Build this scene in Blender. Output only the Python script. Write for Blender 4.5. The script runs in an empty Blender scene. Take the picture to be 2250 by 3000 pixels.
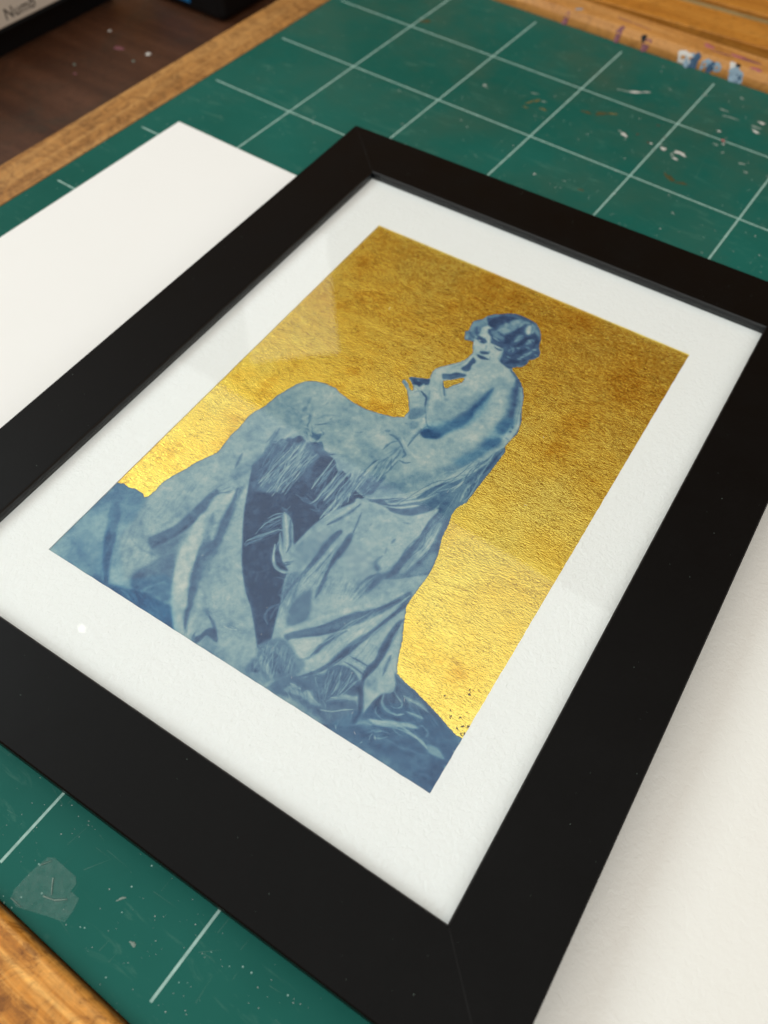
import bpy, math, random
import numpy as np
from mathutils import Matrix, Vector, geometry, noise

MM = 0.001
scene = bpy.context.scene
COL = scene.collection

# ------------------------------------------------------------------ camera
cam_data = bpy.data.cameras.new('camera')
cam_data.sensor_fit = 'VERTICAL'
cam_data.sensor_height = 24.0
cam_data.lens = 2399.06 / 3000.0 * 24.0
cam_data.clip_start = 0.005
cam_data.clip_end = 50.0
cam = bpy.data.objects.new('camera', cam_data)
COL.objects.link(cam)
cam.matrix_world = Matrix((
    (0.8145090519, -0.4883355094, 0.3132146782, 0.24611546),
    (0.5799436684, 0.6709319984, -0.4620774773, -0.32549209),
    (0.0155030903, 0.5580131574, 0.8296872726, 0.21272307),
    (0, 0, 0, 1)))
cam_data.dof.use_dof = True
cam_data.dof.focus_distance = 0.226
cam_data.dof.aperture_fstop = 8.0
scene.camera = cam

# ------------------------------------------------------------------ light
world = bpy.data.worlds.new('World')
scene.world = world
world.use_nodes = True
bg = world.node_tree.nodes['Background']
bg.inputs[0].default_value = (1.0, 0.45, 0.11, 1)
bg.inputs[1].default_value = 0.215

def area(name, loc, target, sx, sy, radiance, colour):
    l = bpy.data.lights.new(name, 'AREA')
    l.shape = 'RECTANGLE'; l.size = sx; l.size_y = sy
    l.energy = radiance * math.pi * sx * sy
    l.color = colour
    o = bpy.data.objects.new(name, l); COL.objects.link(o)
    o.location = loc
    o.rotation_euler = (Vector(target) - Vector(loc)).to_track_quat('-Z', 'Y').to_euler()
    return o
area('ceiling_light', (-0.60, -0.56, 1.15), (-0.60, -0.561, 0), 2.6, 2.08, 1.14, (0.91, 0.98, 0.98))
area('left_window', (-2.25, -0.62, 2.0), (0.15, -0.2, 0), 1.2, 1.1, 7.4, (0.83, 0.96, 1.0))
area('back_window', (1.25, -1.45, 1.15), (0.15, -0.2, 0), 1.5, 1.0, 3.2, (0.80, 0.94, 1.0))
area('far_window', (-0.72, 0.70, 1.05), (0.11, -0.13, 0), 0.20, 0.26, 0.95, (0.97, 0.98, 1.0))
bulb = bpy.data.lights.new('bulb', 'POINT'); bulb.shadow_soft_size = 0.0030; bulb.energy = 0.008; bulb.color = (1, .97, .92)
bulb_o = bpy.data.objects.new('bulb', bulb); COL.objects.link(bulb_o); bulb_o.location = (-0.4675, -0.1257, 1.012)

scene.view_settings.view_transform = 'Standard'
scene.view_settings.look = 'None'
scene.view_settings.exposure = 0.12
scene.view_settings.gamma = 1.0

# ------------------------------------------------------------------ helpers
def lin(c):
    c = np.asarray(c, float) / 255.0
    return np.where(c <= 0.04045, c / 12.92, ((c + 0.055) / 1.055) ** 2.4)

def rgba(r, g, b):
    v = lin((r, g, b)); return (float(v[0]), float(v[1]), float(v[2]), 1.0)

class NT:
    def __init__(self, name):
        self.m = bpy.data.materials.new(name); self.m.use_nodes = True
        self.t = self.m.node_tree; self.n = self.t.nodes; self.l = self.t.links
        self.b = self.n['Principled BSDF']; self.out = self.n['Material Output']
        self.co = self.n.new('ShaderNodeTexCoord').outputs['Object']
    def link(self, a, b): self.l.new(a, b)
    def mapped(self, scale, rot=(0, 0, 0)):
        m = self.n.new('ShaderNodeMapping'); m.inputs['Scale'].default_value = scale
        m.inputs['Rotation'].default_value = rot
        self.link(self.co, m.inputs[0]); return m.outputs[0]
    def noise(self, scale, detail=4, rough=0.55, vec=None, dist=0.0):
        n = self.n.new('ShaderNodeTexNoise'); n.inputs['Scale'].default_value = scale
        n.inputs['Detail'].default_value = detail; n.inputs['Roughness'].default_value = rough
        n.inputs['Distortion'].default_value = dist
        self.link(vec if vec is not None else self.co, n.inputs['Vector']); return n.outputs[0]
    def ramp(self, src, stops):
        r = self.n.new('ShaderNodeValToRGB'); e = r.color_ramp.elements
        while len(e) < len(stops): e.new(0.5)
        for k, (p, c) in enumerate(stops):
            e[k].position = p; e[k].color = c if len(c) == 4 else (*c, 1)
        self.link(src, r.inputs[0]); return r.outputs[0]
    def mix(self, f, a, b, mode='MIX'):
        m = self.n.new('ShaderNodeMix'); m.data_type = 'RGBA'; m.blend_type = mode
        for s, v in ((m.inputs[0], f), (m.inputs[6], a), (m.inputs[7], b)):
            if isinstance(v, (int, float)): s.default_value = v
            elif isinstance(v, tuple): s.default_value = v
            else: self.link(v, s)
        return m.outputs[2]
    def math(self, op, a, b=0.0, c=None):
        m = self.n.new('ShaderNodeMath'); m.operation = op
        for s, v in zip(m.inputs, (a, b, c)):
            if v is None: continue
            if isinstance(v, (int, float)): s.default_value = v
            else: self.link(v, s)
        return m.outputs[0]
    def bump(self, h, dist, strength=1.0, normal=None):
        b = self.n.new('ShaderNodeBump'); b.inputs['Strength'].default_value = strength
        b.inputs['Distance'].default_value = dist; self.link(h, b.inputs['Height'])
        if normal is not None: self.link(normal, b.inputs['Normal'])
        return b.outputs[0]
    def set(self, **k):
        for a, v in k.items():
            s = self.b.inputs[a.replace('_', ' ')]
            if isinstance(v, (int, float, tuple)): s.default_value = v
            else: self.link(v, s)
        return self.m

def tag(o, label=None, cat=None, group=None, kind=None):
    if label: o['label'] = label
    if cat: o['category'] = cat
    if group: o['group'] = group
    if kind: o['kind'] = kind
    return o

def empty(name, loc=(0, 0, 0), rz=0.0):
    o = bpy.data.objects.new(name, None); COL.objects.link(o)
    o.location = Vector(loc) * MM; o.rotation_euler = (0, 0, rz)
    o.empty_display_size = 0.01
    return o

def mesh(name, verts, faces, mat, parent=None, smooth=False):
    me = bpy.data.meshes.new(name)
    me.from_pydata([tuple(c * MM for c in v) for v in verts], [], faces)
    me.validate(); me.update()
    me.materials.append(mat)
    if smooth: me.polygons.foreach_set('use_smooth', [True] * len(me.polygons))
    o = bpy.data.objects.new(name, me); COL.objects.link(o)
    if parent: o.parent = parent
    return o

def bevelled(o, w, seg=3):
    b = o.modifiers.new('bevel', 'BEVEL'); b.width = w * MM; b.segments = seg
    b.limit_method = 'ANGLE'; b.angle_limit = 0.5
    o.data.polygons.foreach_set('use_smooth', [True] * len(o.data.polygons))
    wn = o.modifiers.new('normals', 'WEIGHTED_NORMAL'); wn.keep_sharp = True
    return o

def prism(name, pts, z0, z1, mat, parent=None):
    n = len(pts)
    v = [(x, y, z0) for x, y in pts] + [(x, y, z1) for x, y in pts]
    f = [tuple(reversed(range(n))), tuple(range(n, 2 * n))]
    f += [(i, (i + 1) % n, n + (i + 1) % n, n + i) for i in range(n)]
    return mesh(name, v, f, mat, parent)

def box(name, x0, x1, y0, y1, z0, z1, mat, parent=None):
    return prism(name, [(x0, y0), (x1, y0), (x1, y1), (x0, y1)], z0, z1, mat, parent)

def blob_outline(cx, cy, rx, ry, rot, seed, n=16, rough=0.35):
    rr = random.Random(seed); out = []
    ph = [rr.uniform(0, 6.28) for _ in range(4)]
    for i in range(n):
        a = 2 * math.pi * i / n
        k = 1 + rough * (0.5 * math.sin(2 * a + ph[0]) + 0.4 * math.sin(3 * a + ph[1]) + 0.3 * math.sin(5 * a + ph[2])) + rr.uniform(-.3, .3) * rough
        x, y = rx * k * math.cos(a), ry * k * math.sin(a)
        out.append((cx + x * math.cos(rot) - y * math.sin(rot), cy + x * math.sin(rot) + y * math.cos(rot)))
    return out

def blob(name, cx, cy, rx, ry, rot, z, th, seed, mat, parent, rough=0.35, surf=None):
    o = blob_outline(cx, cy, rx, ry, rot, seed, 16, rough); n = len(o)
    zf = surf or (lambda x, y: z)
    v = [(x, y, zf(x, y)) for x, y in o]
    ins = [(cx + (x - cx) * .72, cy + (y - cy) * .72) for x, y in o]
    v += [(x, y, zf(x, y) + th) for x, y in ins] + [(cx, cy, zf(cx, cy) + th * 1.1)]
    f = [(i, (i + 1) % n, n + (i + 1) % n, n + i) for i in range(n)] + [(n + i, n + (i + 1) % n, 2 * n) for i in range(n)]
    return mesh(name, v, f, mat, parent, smooth=True)

# ------------------------------------------------------------------ materials
def mat_frame():
    t = NT('black_painted_wood')
    t.set(Base_Color=t.mix(t.noise(900, 3), (0.0014, 0.0014, 0.0014, 1), (0.0027, 0.0027, 0.0027, 1)),
          Roughness=t.ramp(t.noise(60, 5), [(.3, (.36,) * 3), (.75, (.50,) * 3)]), Specular_IOR_Level=0.10)
    h = t.noise(1, 5, .6, t.mapped((180, 1800, 600)))
    return t.set(Normal=t.bump(t.math('ADD', h, t.math('MULTIPLY', t.noise(2600, 2), .6)), 0.00002, .35))

def mat_paper(name, c0, c1, relief, size, rough=.85):
    t = NT(name)
    t.set(Base_Color=t.mix(t.noise(14, 4), c0, c1), Roughness=rough, Specular_IOR_Level=.25)
    h = t.math('ADD', t.noise(size, 3, .5, dist=.6), t.math('MULTIPLY', t.noise(size * 3.2, 3), .35))
    return t.set(Normal=t.bump(h, relief, .9))

def mat_mat():
    t = NT('green_cutting_mat')
    s = t.n.new('ShaderNodeSeparateXYZ'); t.link(t.co, s.inputs[0])
    x, y = s.outputs[0], s.outputs[1]
    base = t.mix(t.ramp(t.noise(7, 6, .6), [(.35, (0,) * 3), (.7, (1,) * 3)]), rgba(8, 80, 70), rgba(24, 94, 84))
    # worn, scuffed film towards the used corner (fine scratches and dulled patches)
    far = t.math('MULTIPLY', t.math('SMOOTH_MIN', t.math('MAXIMUM', t.math('MULTIPLY', t.math('ADD', y, .12), 5.0), 0), 1.0, .1),
                 t.ramp(t.noise(22, 6, .65), [(.42, (0,) * 3), (.72, (1,) * 3)]))
    base = t.mix(t.math('MULTIPLY', far, .75), base, rgba(62, 84, 68))
    scuff = t.ramp(t.noise(1, 5, .7, t.mapped((40, 160, 40), (0, 0, .5)), 1.2), [(.58, (0,) * 3), (.8, (1,) * 3)])
    base = t.mix(t.math('MULTIPLY', scuff, .30), base, rgba(110, 150, 132))
    vor = t.n.new('ShaderNodeTexVoronoi'); vor.inputs['Scale'].default_value = 420; t.link(t.co, vor.inputs['Vector'])
    speck = t.math('MULTIPLY', t.math('LESS_THAN', vor.outputs['Distance'], .085), t.math('GREATER_THAN', t.noise(90, 2), .56))
    base = t.mix(t.math('MULTIPLY', speck, .7), base, rgba(170, 200, 190))
    def lines(c, lo, hi, other, wid):
        fr = t.math('PINGPONG', c, .025)                       # distance to the nearest multiple of 50 mm
        m = t.math('SMOOTHSTEP', fr, 0, 0) if False else t.math('LESS_THAN', fr, wid)
        m = t.math('MULTIPLY', m, t.math('GREATER_THAN', other, lo))
        return t.math('MULTIPLY', m, t.math('LESS_THAN', other, hi))
    ok = t.math('MULTIPLY', t.math('GREATER_THAN', y, -.33), t.math('LESS_THAN', y, .09))
    l = t.math('MAXIMUM', lines(x, -.3446, .0935, y, .00037), t.math('MULTIPLY', ok, lines(y, -.0455, .56, x, .00037)))
    l = t.math('MULTIPLY', l, t.math('GREATER_THAN', x, -.0455))
    wear = t.ramp(t.noise(260, 4), [(.25, (.55,) * 3), (.6, (1,) * 3)])
    base = t.mix(t.math('MULTIPLY', l, wear), base, rgba(158, 190, 180))
    t.set(Base_Color=base, Roughness=t.ramp(t.noise(30, 5), [(.3, (.42,) * 3), (.8, (.6,) * 3)]), Specular_IOR_Level=.12)
    return t.set(Normal=t.bump(t.noise(2400, 3), .00003, .5))

def mat_wood(name, a, b, c, along='x', scale=1.0, rough=.42, stain=.25, blotch=.3):
    t = NT(name)
    sc = (7 * scale, 110 * scale, 110 * scale) if along == 'x' else (110 * scale, 7 * scale, 110 * scale)
    v = t.mapped(sc)
    g = t.noise(1.0, 6, .62, v, 1.6)
    fine = t.noise(1.0, 4, .6, t.mapped(tuple(k * 5 for k in sc)), .3)
    col = t.ramp(g, [(.28, a), (.5, b), (.74, c)])
    col = t.mix(t.math('MULTIPLY', fine, .5), col, t.mix(1.0, col, (.55, .45, .36, 1), 'MULTIPLY'))
    st = t.ramp(t.noise(26, 6, .7, dist=1.0), [(.50, (0,) * 3), (.66, (1,) * 3)])
    col = t.mix(t.math('MULTIPLY', st, stain), col, (.03, .022, .014, 1))
    bl = t.ramp(t.noise(130, 7, .72, dist=1.8), [(.36, (.28, .20, .13)), (.52, (1, 1, 1)), (.68, (1.35, 1.3, 1.15))])
    col = t.mix(blotch, col, t.mix(1.0, col, bl, 'MULTIPLY'))
    t.set(Base_Color=col, Roughness=rough, Specular_IOR_Level=.25, Coat_Weight=.05, Coat_Roughness=.3)
    return t.set(Normal=t.bump(t.math('ADD', g, t.math('MULTIPLY', fine, .5)), .00025, .5))

def mat_gold():
    t = NT('gold_leaf')
    n1 = t.noise(1.0, 3, .55, t.mapped((430, 1250, 800), (0, 0, -.12)), 1.8)
    n2 = t.noise(1.0, 2, .5, t.mapped((1500, 3000, 1500), (0, 0, .2)), .6)
    n3 = t.noise(1.0, 3, .55, t.mapped((26, 60, 40), (0, 0, -.25)), 1.2)
    h = t.math('ADD', n1, t.math('MULTIPLY', n2, .4))
    h = t.math('ADD', h, t.math('MULTIPLY', n3, 1.8))
    tone = t.ramp(t.noise(34, 6, .65), [(.32, (.76, .38, .025)), (.46, (1.0, .73, .12)), (.66, (1.0, .82, .18))])
    ridge = t.math('ABSOLUTE', t.math('SUBTRACT', t.noise(1.0, 4, .6, t.mapped((260, 620, 400), (0, 0, -.15)), 1.4), .5))
    torn = t.math('MULTIPLY', t.ramp(ridge, [(.0, (1,) * 3), (.02, (0,) * 3)]), t.ramp(t.noise(160, 3), [(.42, (0,) * 3), (.55, (1,) * 3)]))
    t.set(Base_Color=t.mix(t.math('MULTIPLY', torn, .8), tone, (.22, .11, .03, 1)), Metallic=1.0, Roughness=.2)
    return t.set(Normal=t.bump(h, .000125, 1.0))

def mat_glass():
    t = NT('picture_glass')
    t.n.remove(t.b)
    tr = t.n.new('ShaderNodeBsdfTransparent'); gl = t.n.new('ShaderNodeBsdfGlossy'); gl.inputs['Roughness'].default_value = .004
    tr.inputs[0].default_value = (.985, .995, .99, 1)
    fr = t.n.new('ShaderNodeFresnel'); ge = t.n.new('ShaderNodeNewGeometry')
    t.link(t.math('SUBTRACT', 1.385, t.math('MULTIPLY', ge.outputs['Backfacing'], 1.385 - 1 / 1.385)), fr.inputs[0])   # both faces reflect alike
    mx = t.n.new('ShaderNodeMixShader'); t.link(fr.outputs[0], mx.inputs[0]); t.link(tr.outputs[0], mx.inputs[1]); t.link(gl.outputs[0], mx.inputs[2])
    t.link(t.bump(t.noise(9, 2), .0004, .25), gl.inputs['Normal'])
    t.link(mx.outputs[0], t.out.inputs[0]); return t.m

def mat_print():
    t = NT('cyanotype_print')
    a = t.n.new('ShaderNodeVertexColor'); a.layer_name = 'ink'
    t.set(Base_Color=a.outputs[0], Roughness=.8, Specular_IOR_Level=.2)
    h = t.math('ADD', t.noise(900, 3, .5, dist=.6), t.math('MULTIPLY', t.noise(2600, 2), .3))
    return t.set(Normal=t.bump(h, .00012, .7))

def flat(name, c, rough=.6, spec=.4, metal=0.0, amt=.25):
    t = NT(name)
    t.set(Base_Color=t.mix(t.noise(300, 4), c, (c[0] * (1 - amt), c[1] * (1 - amt), c[2] * (1 - amt), 1)),
          Roughness=rough, Specular_IOR_Level=spec, Metallic=metal)
    return t.set(Normal=t.bump(t.noise(1800, 3), .00004, .5))

def mat_tape():
    t = NT('clear_tape')
    tr = t.n.new('ShaderNodeBsdfTransparent')
    mx = t.n.new('ShaderNodeMixShader')
    t.set(Base_Color=rgba(120, 158, 148), Roughness=.3, Specular_IOR_Level=.6)
    t.link(t.ramp(t.noise(500, 4), [(.3, (.05,) * 3), (.8, (.16,) * 3)]), mx.inputs[0])
    t.link(tr.outputs[0], mx.inputs[1]); t.link(t.b.outputs[0], mx.inputs[2]); t.link(mx.outputs[0], t.out.inputs[0])
    return t.set(Normal=t.bump(t.noise(200, 4, .6, dist=2), .0003, .6))

M = dict(
    frame=mat_frame(),
    mount=mat_paper('white_mount_paper', (.835, .84, .84, 1), (.87, .87, .865, 1), .00028, 700),
    card=mat_paper('smooth_white_card', (.80, .80, .775, 1), (.83, .83, .81, 1), .00005, 1500),
    sheet=mat_paper('cream_paper', (.80, .80, .75, 1), (.83, .825, .78, 1), .0002, 420),
    mat=mat_mat(), gold=mat_gold(), glass=mat_glass(), print=mat_print(), tape=mat_tape(),
    lip=mat_wood('varnished_lip_wood', (.30, .135, .035), (.42, .21, .062), (.52, .29, .10), 'y', 1.4, .45, .25, .6),
    lipx=mat_wood('painted_edge_wood', (.40, .17, .04), (.56, .27, .075), (.66, .36, .13), 'x', .8, .42, .10),
    pine=mat_wood('orange_pine', (.36, .13, .018), (.50, .21, .032), (.60, .29, .06), 'x', .8, .35, .06),
    near=mat_wood('worn_orange_wood', (.26, .085, .01), (.58, .24, .035), (.86, .47, .13), 'x', 2.2, .33, .6, .8),
    grey=mat_wood('grey_strip_wood', (.22, .15, .06), (.32, .23, .10), (.40, .30, .15), 'x', 1.0, .5, .1),
    table=mat_wood('dark_brown_table', (.040, .014, .006), (.070, .027, .012), (.10, .043, .023), 'x', .35, .5, .5),
    white=flat('dried_white_paint', (.62, .60, .56, 1)), cloudy=flat('smeared_white_paint_and_glint', (.20, .27, .23, 1)),
    ochre=flat('ochre_stain', (.15, .12, .03, 1)), brown=flat('brown_stain', (.060, .062, .020, 1)),
    pink=flat('pink_paint', (.42, .13, .13, 1)), purple=flat('purple_paint', (.20, .065, .085, 1)), red=flat('dark_red_paint', (.13, .03, .02, 1)),
    blue=flat('blue_paint', (.02, .07, .14, 1)), pale=flat('pale_blue_paint', (.22, .32, .40, 1)),
    black=flat('black_plastic', (.004, .004, .0045, 1), .5, .25), azure=flat('blue_plastic', (.012, .14, .34, 1), .4),
    cream=flat('cream_cardboard', (.74, .67, .57, 1), .8, .2, 0, .1), letter=flat('grey_print', (.085, .07, .06, 1), .8, .1),
    rim=flat('dark_teal_rim', (.006, .011, .014, 1), .5), groove=flat('dark_groove', (.018, .010, .004, 1), .9, .1),
    joint=flat('joint_filler', (.012, .012, .012, 1), .6, .1),
    scored=flat('scored_green', (.055, .17, .13, 1)),
    sight=flat('black_sight_edge', (.003, .004, .005, 1), .4, .42),
    bole=flat('brown_bole', (.10, .055, .035, 1), .8, .2),
)

# ------------------------------------------------------------------ table, board and cutting mat
table = box('table', -900, 900, -900, 900, -40, -15, M['table'])
tag(table, kind='structure')

board = tag(empty('drawing_board'), 'varnished wooden board with a raised lip that the green cutting mat lies in', 'board')
box('base', -50.9, 560, -350.4, 101, -14.99, -1.6, M['lip'], board)
def rail(prof, axis, a, b, mat):
    n = len(prof)      # a moulding: profile (across, height) run from a to b along the axis
    v = [((p, s, z) if axis == 'y' else (s, p, z)) for s in (a, b) for p, z in prof]
    f = [(i, (i + 1) % n, n + (i + 1) % n, n + i) for i in range(n)] + [tuple(reversed(range(n))), tuple(range(n, 2 * n))]
    o = mesh('lip', v, f, mat, board)
    import bmesh
    bm = bmesh.new(); bm.from_mesh(o.data); bmesh.ops.recalc_face_normals(bm, faces=bm.faces); bm.to_mesh(o.data); bm.free()
    return bevelled(o, .5)
lip = rail([(-72.6, -14.98), (-51.1, -14.98), (-51.1, .1), (-58.8, 1.3), (-72.2, .5), (-72.6, .1)], 'y', -364, 116.5, M['lip'])
tag(lip, 'narrow varnished lip along the left edge of the mat')
lip2 = rail([(101.2, -14.97), (101.2, .2), (102.2, 3.2), (105.4, 6.0), (119.0, 6.0), (119.2, -14.97)], 'x', -50.9, 560, M['lipx'])
tag(lip2, 'paint spattered lip along the far edge of the mat')
lip3 = box('lip', -50.9, 560, -420, -350.6, -14.96, 4.2, M['near'], board); bevelled(lip3, 2.2, 4)
tag(lip3, 'worn orange lip at the near corner of the mat')
RZ = [(101.2, .2), (102.2, 3.2), (105.4, 6.0), (119.0, 6.0)]
rail_z = lambda x, y: float(np.interp(y, [p[0] for p in RZ], [p[1] for p in RZ])) - .03
k = 0
for x, y, z, rx, ry, rot, m in (
        (129.2, 103.0, 6.0, 2.3, 1.2, .2, 'white'), (132.0, 102.0, 5.8, 2.0, 1.5, 2.2, 'pale'), (134.8, 102.4, 5.9, 1.9, 1.7, .4, 'blue'),
        (132.6, 101.35, 5.0, 1.1, .7, 0, 'white'), (141.0, 103.0, 6.0, 1.7, 1.0, .3, 'pale'), (143.8, 102.6, 5.9, 1.5, .9, 0, 'blue'), (146.5, 103.0, 6.0, 1.4, 1.0, 0, 'pale'),
        (153.2, 105.0, 6.0, 1.4, 1.0, 0, 'white'), (155.3, 105.3, 6.0, 1.0, .8, 0, 'black'), (156.2, 102.6, 5.9, 2.6, 1.7, 0, 'pale'), (158.0, 102.0, 5.6, 1.1, 1.1, 0, 'blue'),
        (108.6, 102.3, 5.8, 1.5, 1.6, 0, 'purple'), (106.2, 103.9, 6.0, 1.1, 1.0, 0, 'black'), (93.0, 102.4, 5.9, 1.3, 1.5, .5, 'purple'), (93.2, 104.4, 6.0, .9, 1.1, .3, 'purple'),
        (63.0, 102.2, 5.8, 1.1, 1.5, .3, 'purple'), (67.0, 107.6, 6.0, 1.5, .7, .6, 'pale'),
        (137.0, 113.2, 6.0, 2.3, 1.5, 0, 'pink'), (152.5, 112.6, 6.0, 2.3, 1.4, 0, 'pink'), (164, 106.5, 6.0, 2.0, 1.4, 0, 'pink'),
        (158, 112, 6.0, 5.0, 1.0, .1, 'purple'), (92, 111.8, 6.0, 4.6, .35, -.1, 'purple'), (101, 111.0, 6.0, 4.0, .3, -.1, 'purple'), (145, 110.5, 6.0, 4.5, .5, .1, 'purple')):
    k += 1
    blob('paint_drip', x, min(y, y - .3) if y < 106 else y, rx * 1.45, ry * (1.5 if y < 106 else 1.2), rot, 0, .22 if m != 'purple' else .1, 40 + k, M[m], board, .35, rail_z)

mat_o = tag(empty('cutting_mat'), 'stained green self healing cutting mat with pale grid lines', 'cutting mat')
sheet = box('mat_sheet', -50.8, 548, -350.2, 100.9, -1.5, 0.0, M['mat'], mat_o); bevelled(sheet, .25, 2)
rr = random.Random(5)
for x, y, rx, ry, rot, m in (
        (118.5, 61.2, 3.2, .55, .28, 'cloudy'), (122.5, 63.2, 3.6, .7, .55, 'white'), (126.4, 66.0, 2.6, .35, .65, 'white'), (115.0, 60.4, 1.2, .5, 0, 'cloudy'),
        (134.0, 27.0, 2.0, .95, -.2, 'white'), (131.2, 28.4, .9, .6, .2, 'cloudy'), (136.0, 24.0, .6, .4, 0, 'cloudy'),
        (160.0, 29.0, 2.0, 1.1, .1, 'white'), (162.6, 28.2, 1.6, .5, -.1, 'white'), (158.4, 25.6, .8, 1.5, .5, 'cloudy'), (160.6, 23.6, 1.4, .6, .1, 'white'), (153.2, 27.6, 1.0, 1.4, .3, 'white'),
        (147.0, 28.0, .8, .4, .1, 'white'), (150.0, 24.6, .9, .4, .1, 'cloudy'), (151, 30, .7, .5, 0, 'cloudy'),
        (181.5, 74.5, 1.5, .9, .1, 'white'), (180.6, 69.5, 2.0, 1.0, .1, 'cloudy'), (181.8, 66.0, 2.4, .7, -.3, 'white'), (168.0, 56.0, .9, .6, 0, 'white'),
        (172.5, 50.0, .9, 1.0, 0, 'pink'), (171.3, 45.0, .7, 1.0, 0, 'cloudy'), (176.0, 41.0, .5, .8, 0, 'cloudy'), (173.6, 47.4, .6, .5, 0, 'white'),
        (166.0, 89.0, 1.2, .8, 0, 'cloudy'), (150.5, 81.0, 1.0, .9, 0, 'cloudy'), (163.0, 74.0, 2.2, .6, .1, 'cloudy'), (168.0, 70.0, 3.4, .6, .1, 'cloudy'),
        (186, 38, 1.5, .8, 0, 'cloudy'), (190, 33, 1.2, .6, 0, 'cloudy'), (91, 29, 1.3, .5, 0, 'cloudy'), (84, 32.5, 1.6, .5, .2, 'cloudy'), (61, 24.2, .9, .5, .2, 'white'), (62.6, 23.2, 1.2, .25, .2, 'cloudy'),
        (86.0, 24.8, .6, 2.6, -.5, 'ochre'), (88.2, 28.0, .5, 2.0, -.2, 'ochre'), (93.8, 23.0, 1.6, .7, 0, 'ochre'), (86.4, 19.5, 1.3, .5, .1, 'ochre'),
        (118.0, 36.5, 3.6, 1.3, .5, 'brown'), (122.0, 39.4, 1.8, .8, .6, 'ochre'), (111.6, 33.0, 2.6, .9, .2, 'brown'),
        (164.5, 9.0, 1.2, 3.6, .9, 'brown'), (170.5, 8.4, 2.2, .9, .2, 'brown'), (3.0, 58.8, 2.6, 1.8, .4, 'brown'),
        (150.0, 36.0, .6, .25, 0, 'red'), (145.5, 28.0, .5, .5, 0, 'red'), (138.8, 31.0, .6, .5, 0, 'red'), (143.4, 43.5, .55, .3, 0, 'red'),
        (48.0, -27.0, .5, .5, 0, 'cloudy'), (30.6, -4.6, .7, .4, 0, 'cloudy'), (68.0, -8.0, .6, .35, 0, 'cloudy'), (73.0, -11.0, .6, .35, 0, 'cloudy'), (15.0, -51.0, .4, .8, 0, 'cloudy'), (37.5, -46, .8, .35, 0, 'cloudy'),
        (116.0, -24.0, .6, .45, 0, 'white'), (128.8, -20.5, .7, .3, 0, 'cloudy'), (137.6, -22.0, 1.2, .6, .3, 'brown'), (176, -13, .8, .5, 0, 'cloudy'),
        (179.5, -333.4, .9, .35, .9, 'cloudy'), (188.6, -338.6, .8, .5, .3, 'cloudy')):
    k += 1
    blob('paint_stain', x, y, rx, ry, rot, .03, .1, k, M[m], mat_o, .5)

def dust(name, spots, z, mat, parent):
    """many tiny bits of lint and grit, joined"""
    r2 = random.Random(11); v = []; f = []
    for x, y, s in spots:
        n = 6; b = len(v); a0 = r2.uniform(0, 6.3); e = r2.uniform(.4, 1)
        for i in range(n):
            a = a0 + 6.283 * i / n
            v.append((x + s * math.cos(a), y + s * e * math.sin(a), z + .01))
        v.append((x, y, z + .02 + s * .5)); f += [(b + i, b + (i + 1) % n, b + n) for i in range(n)]
    return tag(mesh(name, v, f, mat, parent), kind='stuff')
sp = [(rr.uniform(110, 245), rr.uniform(-349, -322), rr.choice((.05, .07, .1, .14))) for _ in range(230)]
sp += [(rr.uniform(90, 230), rr.uniform(-40, 96), rr.choice((.1, .14, .2, .3))) for _ in range(120)]
sp += [(rr.uniform(-40, 60), rr.uniform(-80, 90), rr.choice((.08, .12))) for _ in range(30)]
dust('grit', sp, 0.0, M['white'], mat_o)
v = []; f = []
for _ in range(90):      # shallow knife marks in the mat
    if rr.random() < .6: x, y = rr.uniform(60, 230), rr.uniform(-45, 92)
    else: x, y = rr.uniform(110, 240), rr.uniform(-346, -325)
    a = rr.choice((0, math.pi / 2)) + rr.gauss(0, .12) if rr.random() < .7 else rr.uniform(0, 3.1)
    L = rr.uniform(4, 26) if y > -100 else rr.uniform(2, 9); w = rr.uniform(.03, .07); dx, dy = math.cos(a), math.sin(a)
    q = [(x, y), (x + dx * L, y + dy * L)]
    if any(py > 99 or py < -349 for _, py in q): continue
    n = len(v); v += [(q[0][0] - dy * w, q[0][1] + dx * w, .02), (q[0][0] + dy * w, q[0][1] - dx * w, .02), (q[1][0], q[1][1], .02)]; f.append((n, n + 1, n + 2))
tag(mesh('knife_mark', v, f, M['scored'], mat_o), kind='stuff')

# clear tape stuck on the mat
tp = [(158.4, -337.2), (159.9, -336.3), (163.4, -336.3), (167.2, -336.3), (168.5, -337.3), (168.6, -339.2), (171.4, -339.1), (172.2, -341.6), (172.5, -344.6), (167.9, -346.2), (160.7, -349.0), (158.2, -348.2), (157.5, -346.7), (157.6, -342.4), (158.1, -338.8)]
tape = tag(empty('adhesive_tape', (165, -342, 0)), 'torn piece of clear sticky tape stuck on the green mat beside the orange wood', 'tape')
loc = lambda P: [(x - 165, y + 342) for x, y in P]
prism('tape_film', loc(tp), .06, .12, M['tape'], tape)
for a, b, c in (((163.0, -339.6), (164.4, -341.2), .28), ((164.4, -341.2), (165.6, -342.4), .25), ((164.2, -343.7), (167.0, -342.8), .3), ((167.0, -342.8), (169.3, -340.9), .28), ((158.3, -348.4), (161.8, -348.3), .14), ((158.4, -339.4), (159.8, -337.2), .12)):
    d = Vector(b) - Vector(a); nrm = Vector((-d.y, d.x)).normalized() * c / 2; A, B = Vector(a), Vector(b)
    q = loc([tuple(A - nrm), tuple(B - nrm * .4), tuple(B + nrm * .4), tuple(A + nrm)])
    prism('crease_glint', q, .13, .26, M['cloudy'], tape)  # pale strips paint bright highlights along the tape's folds and rim

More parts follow.
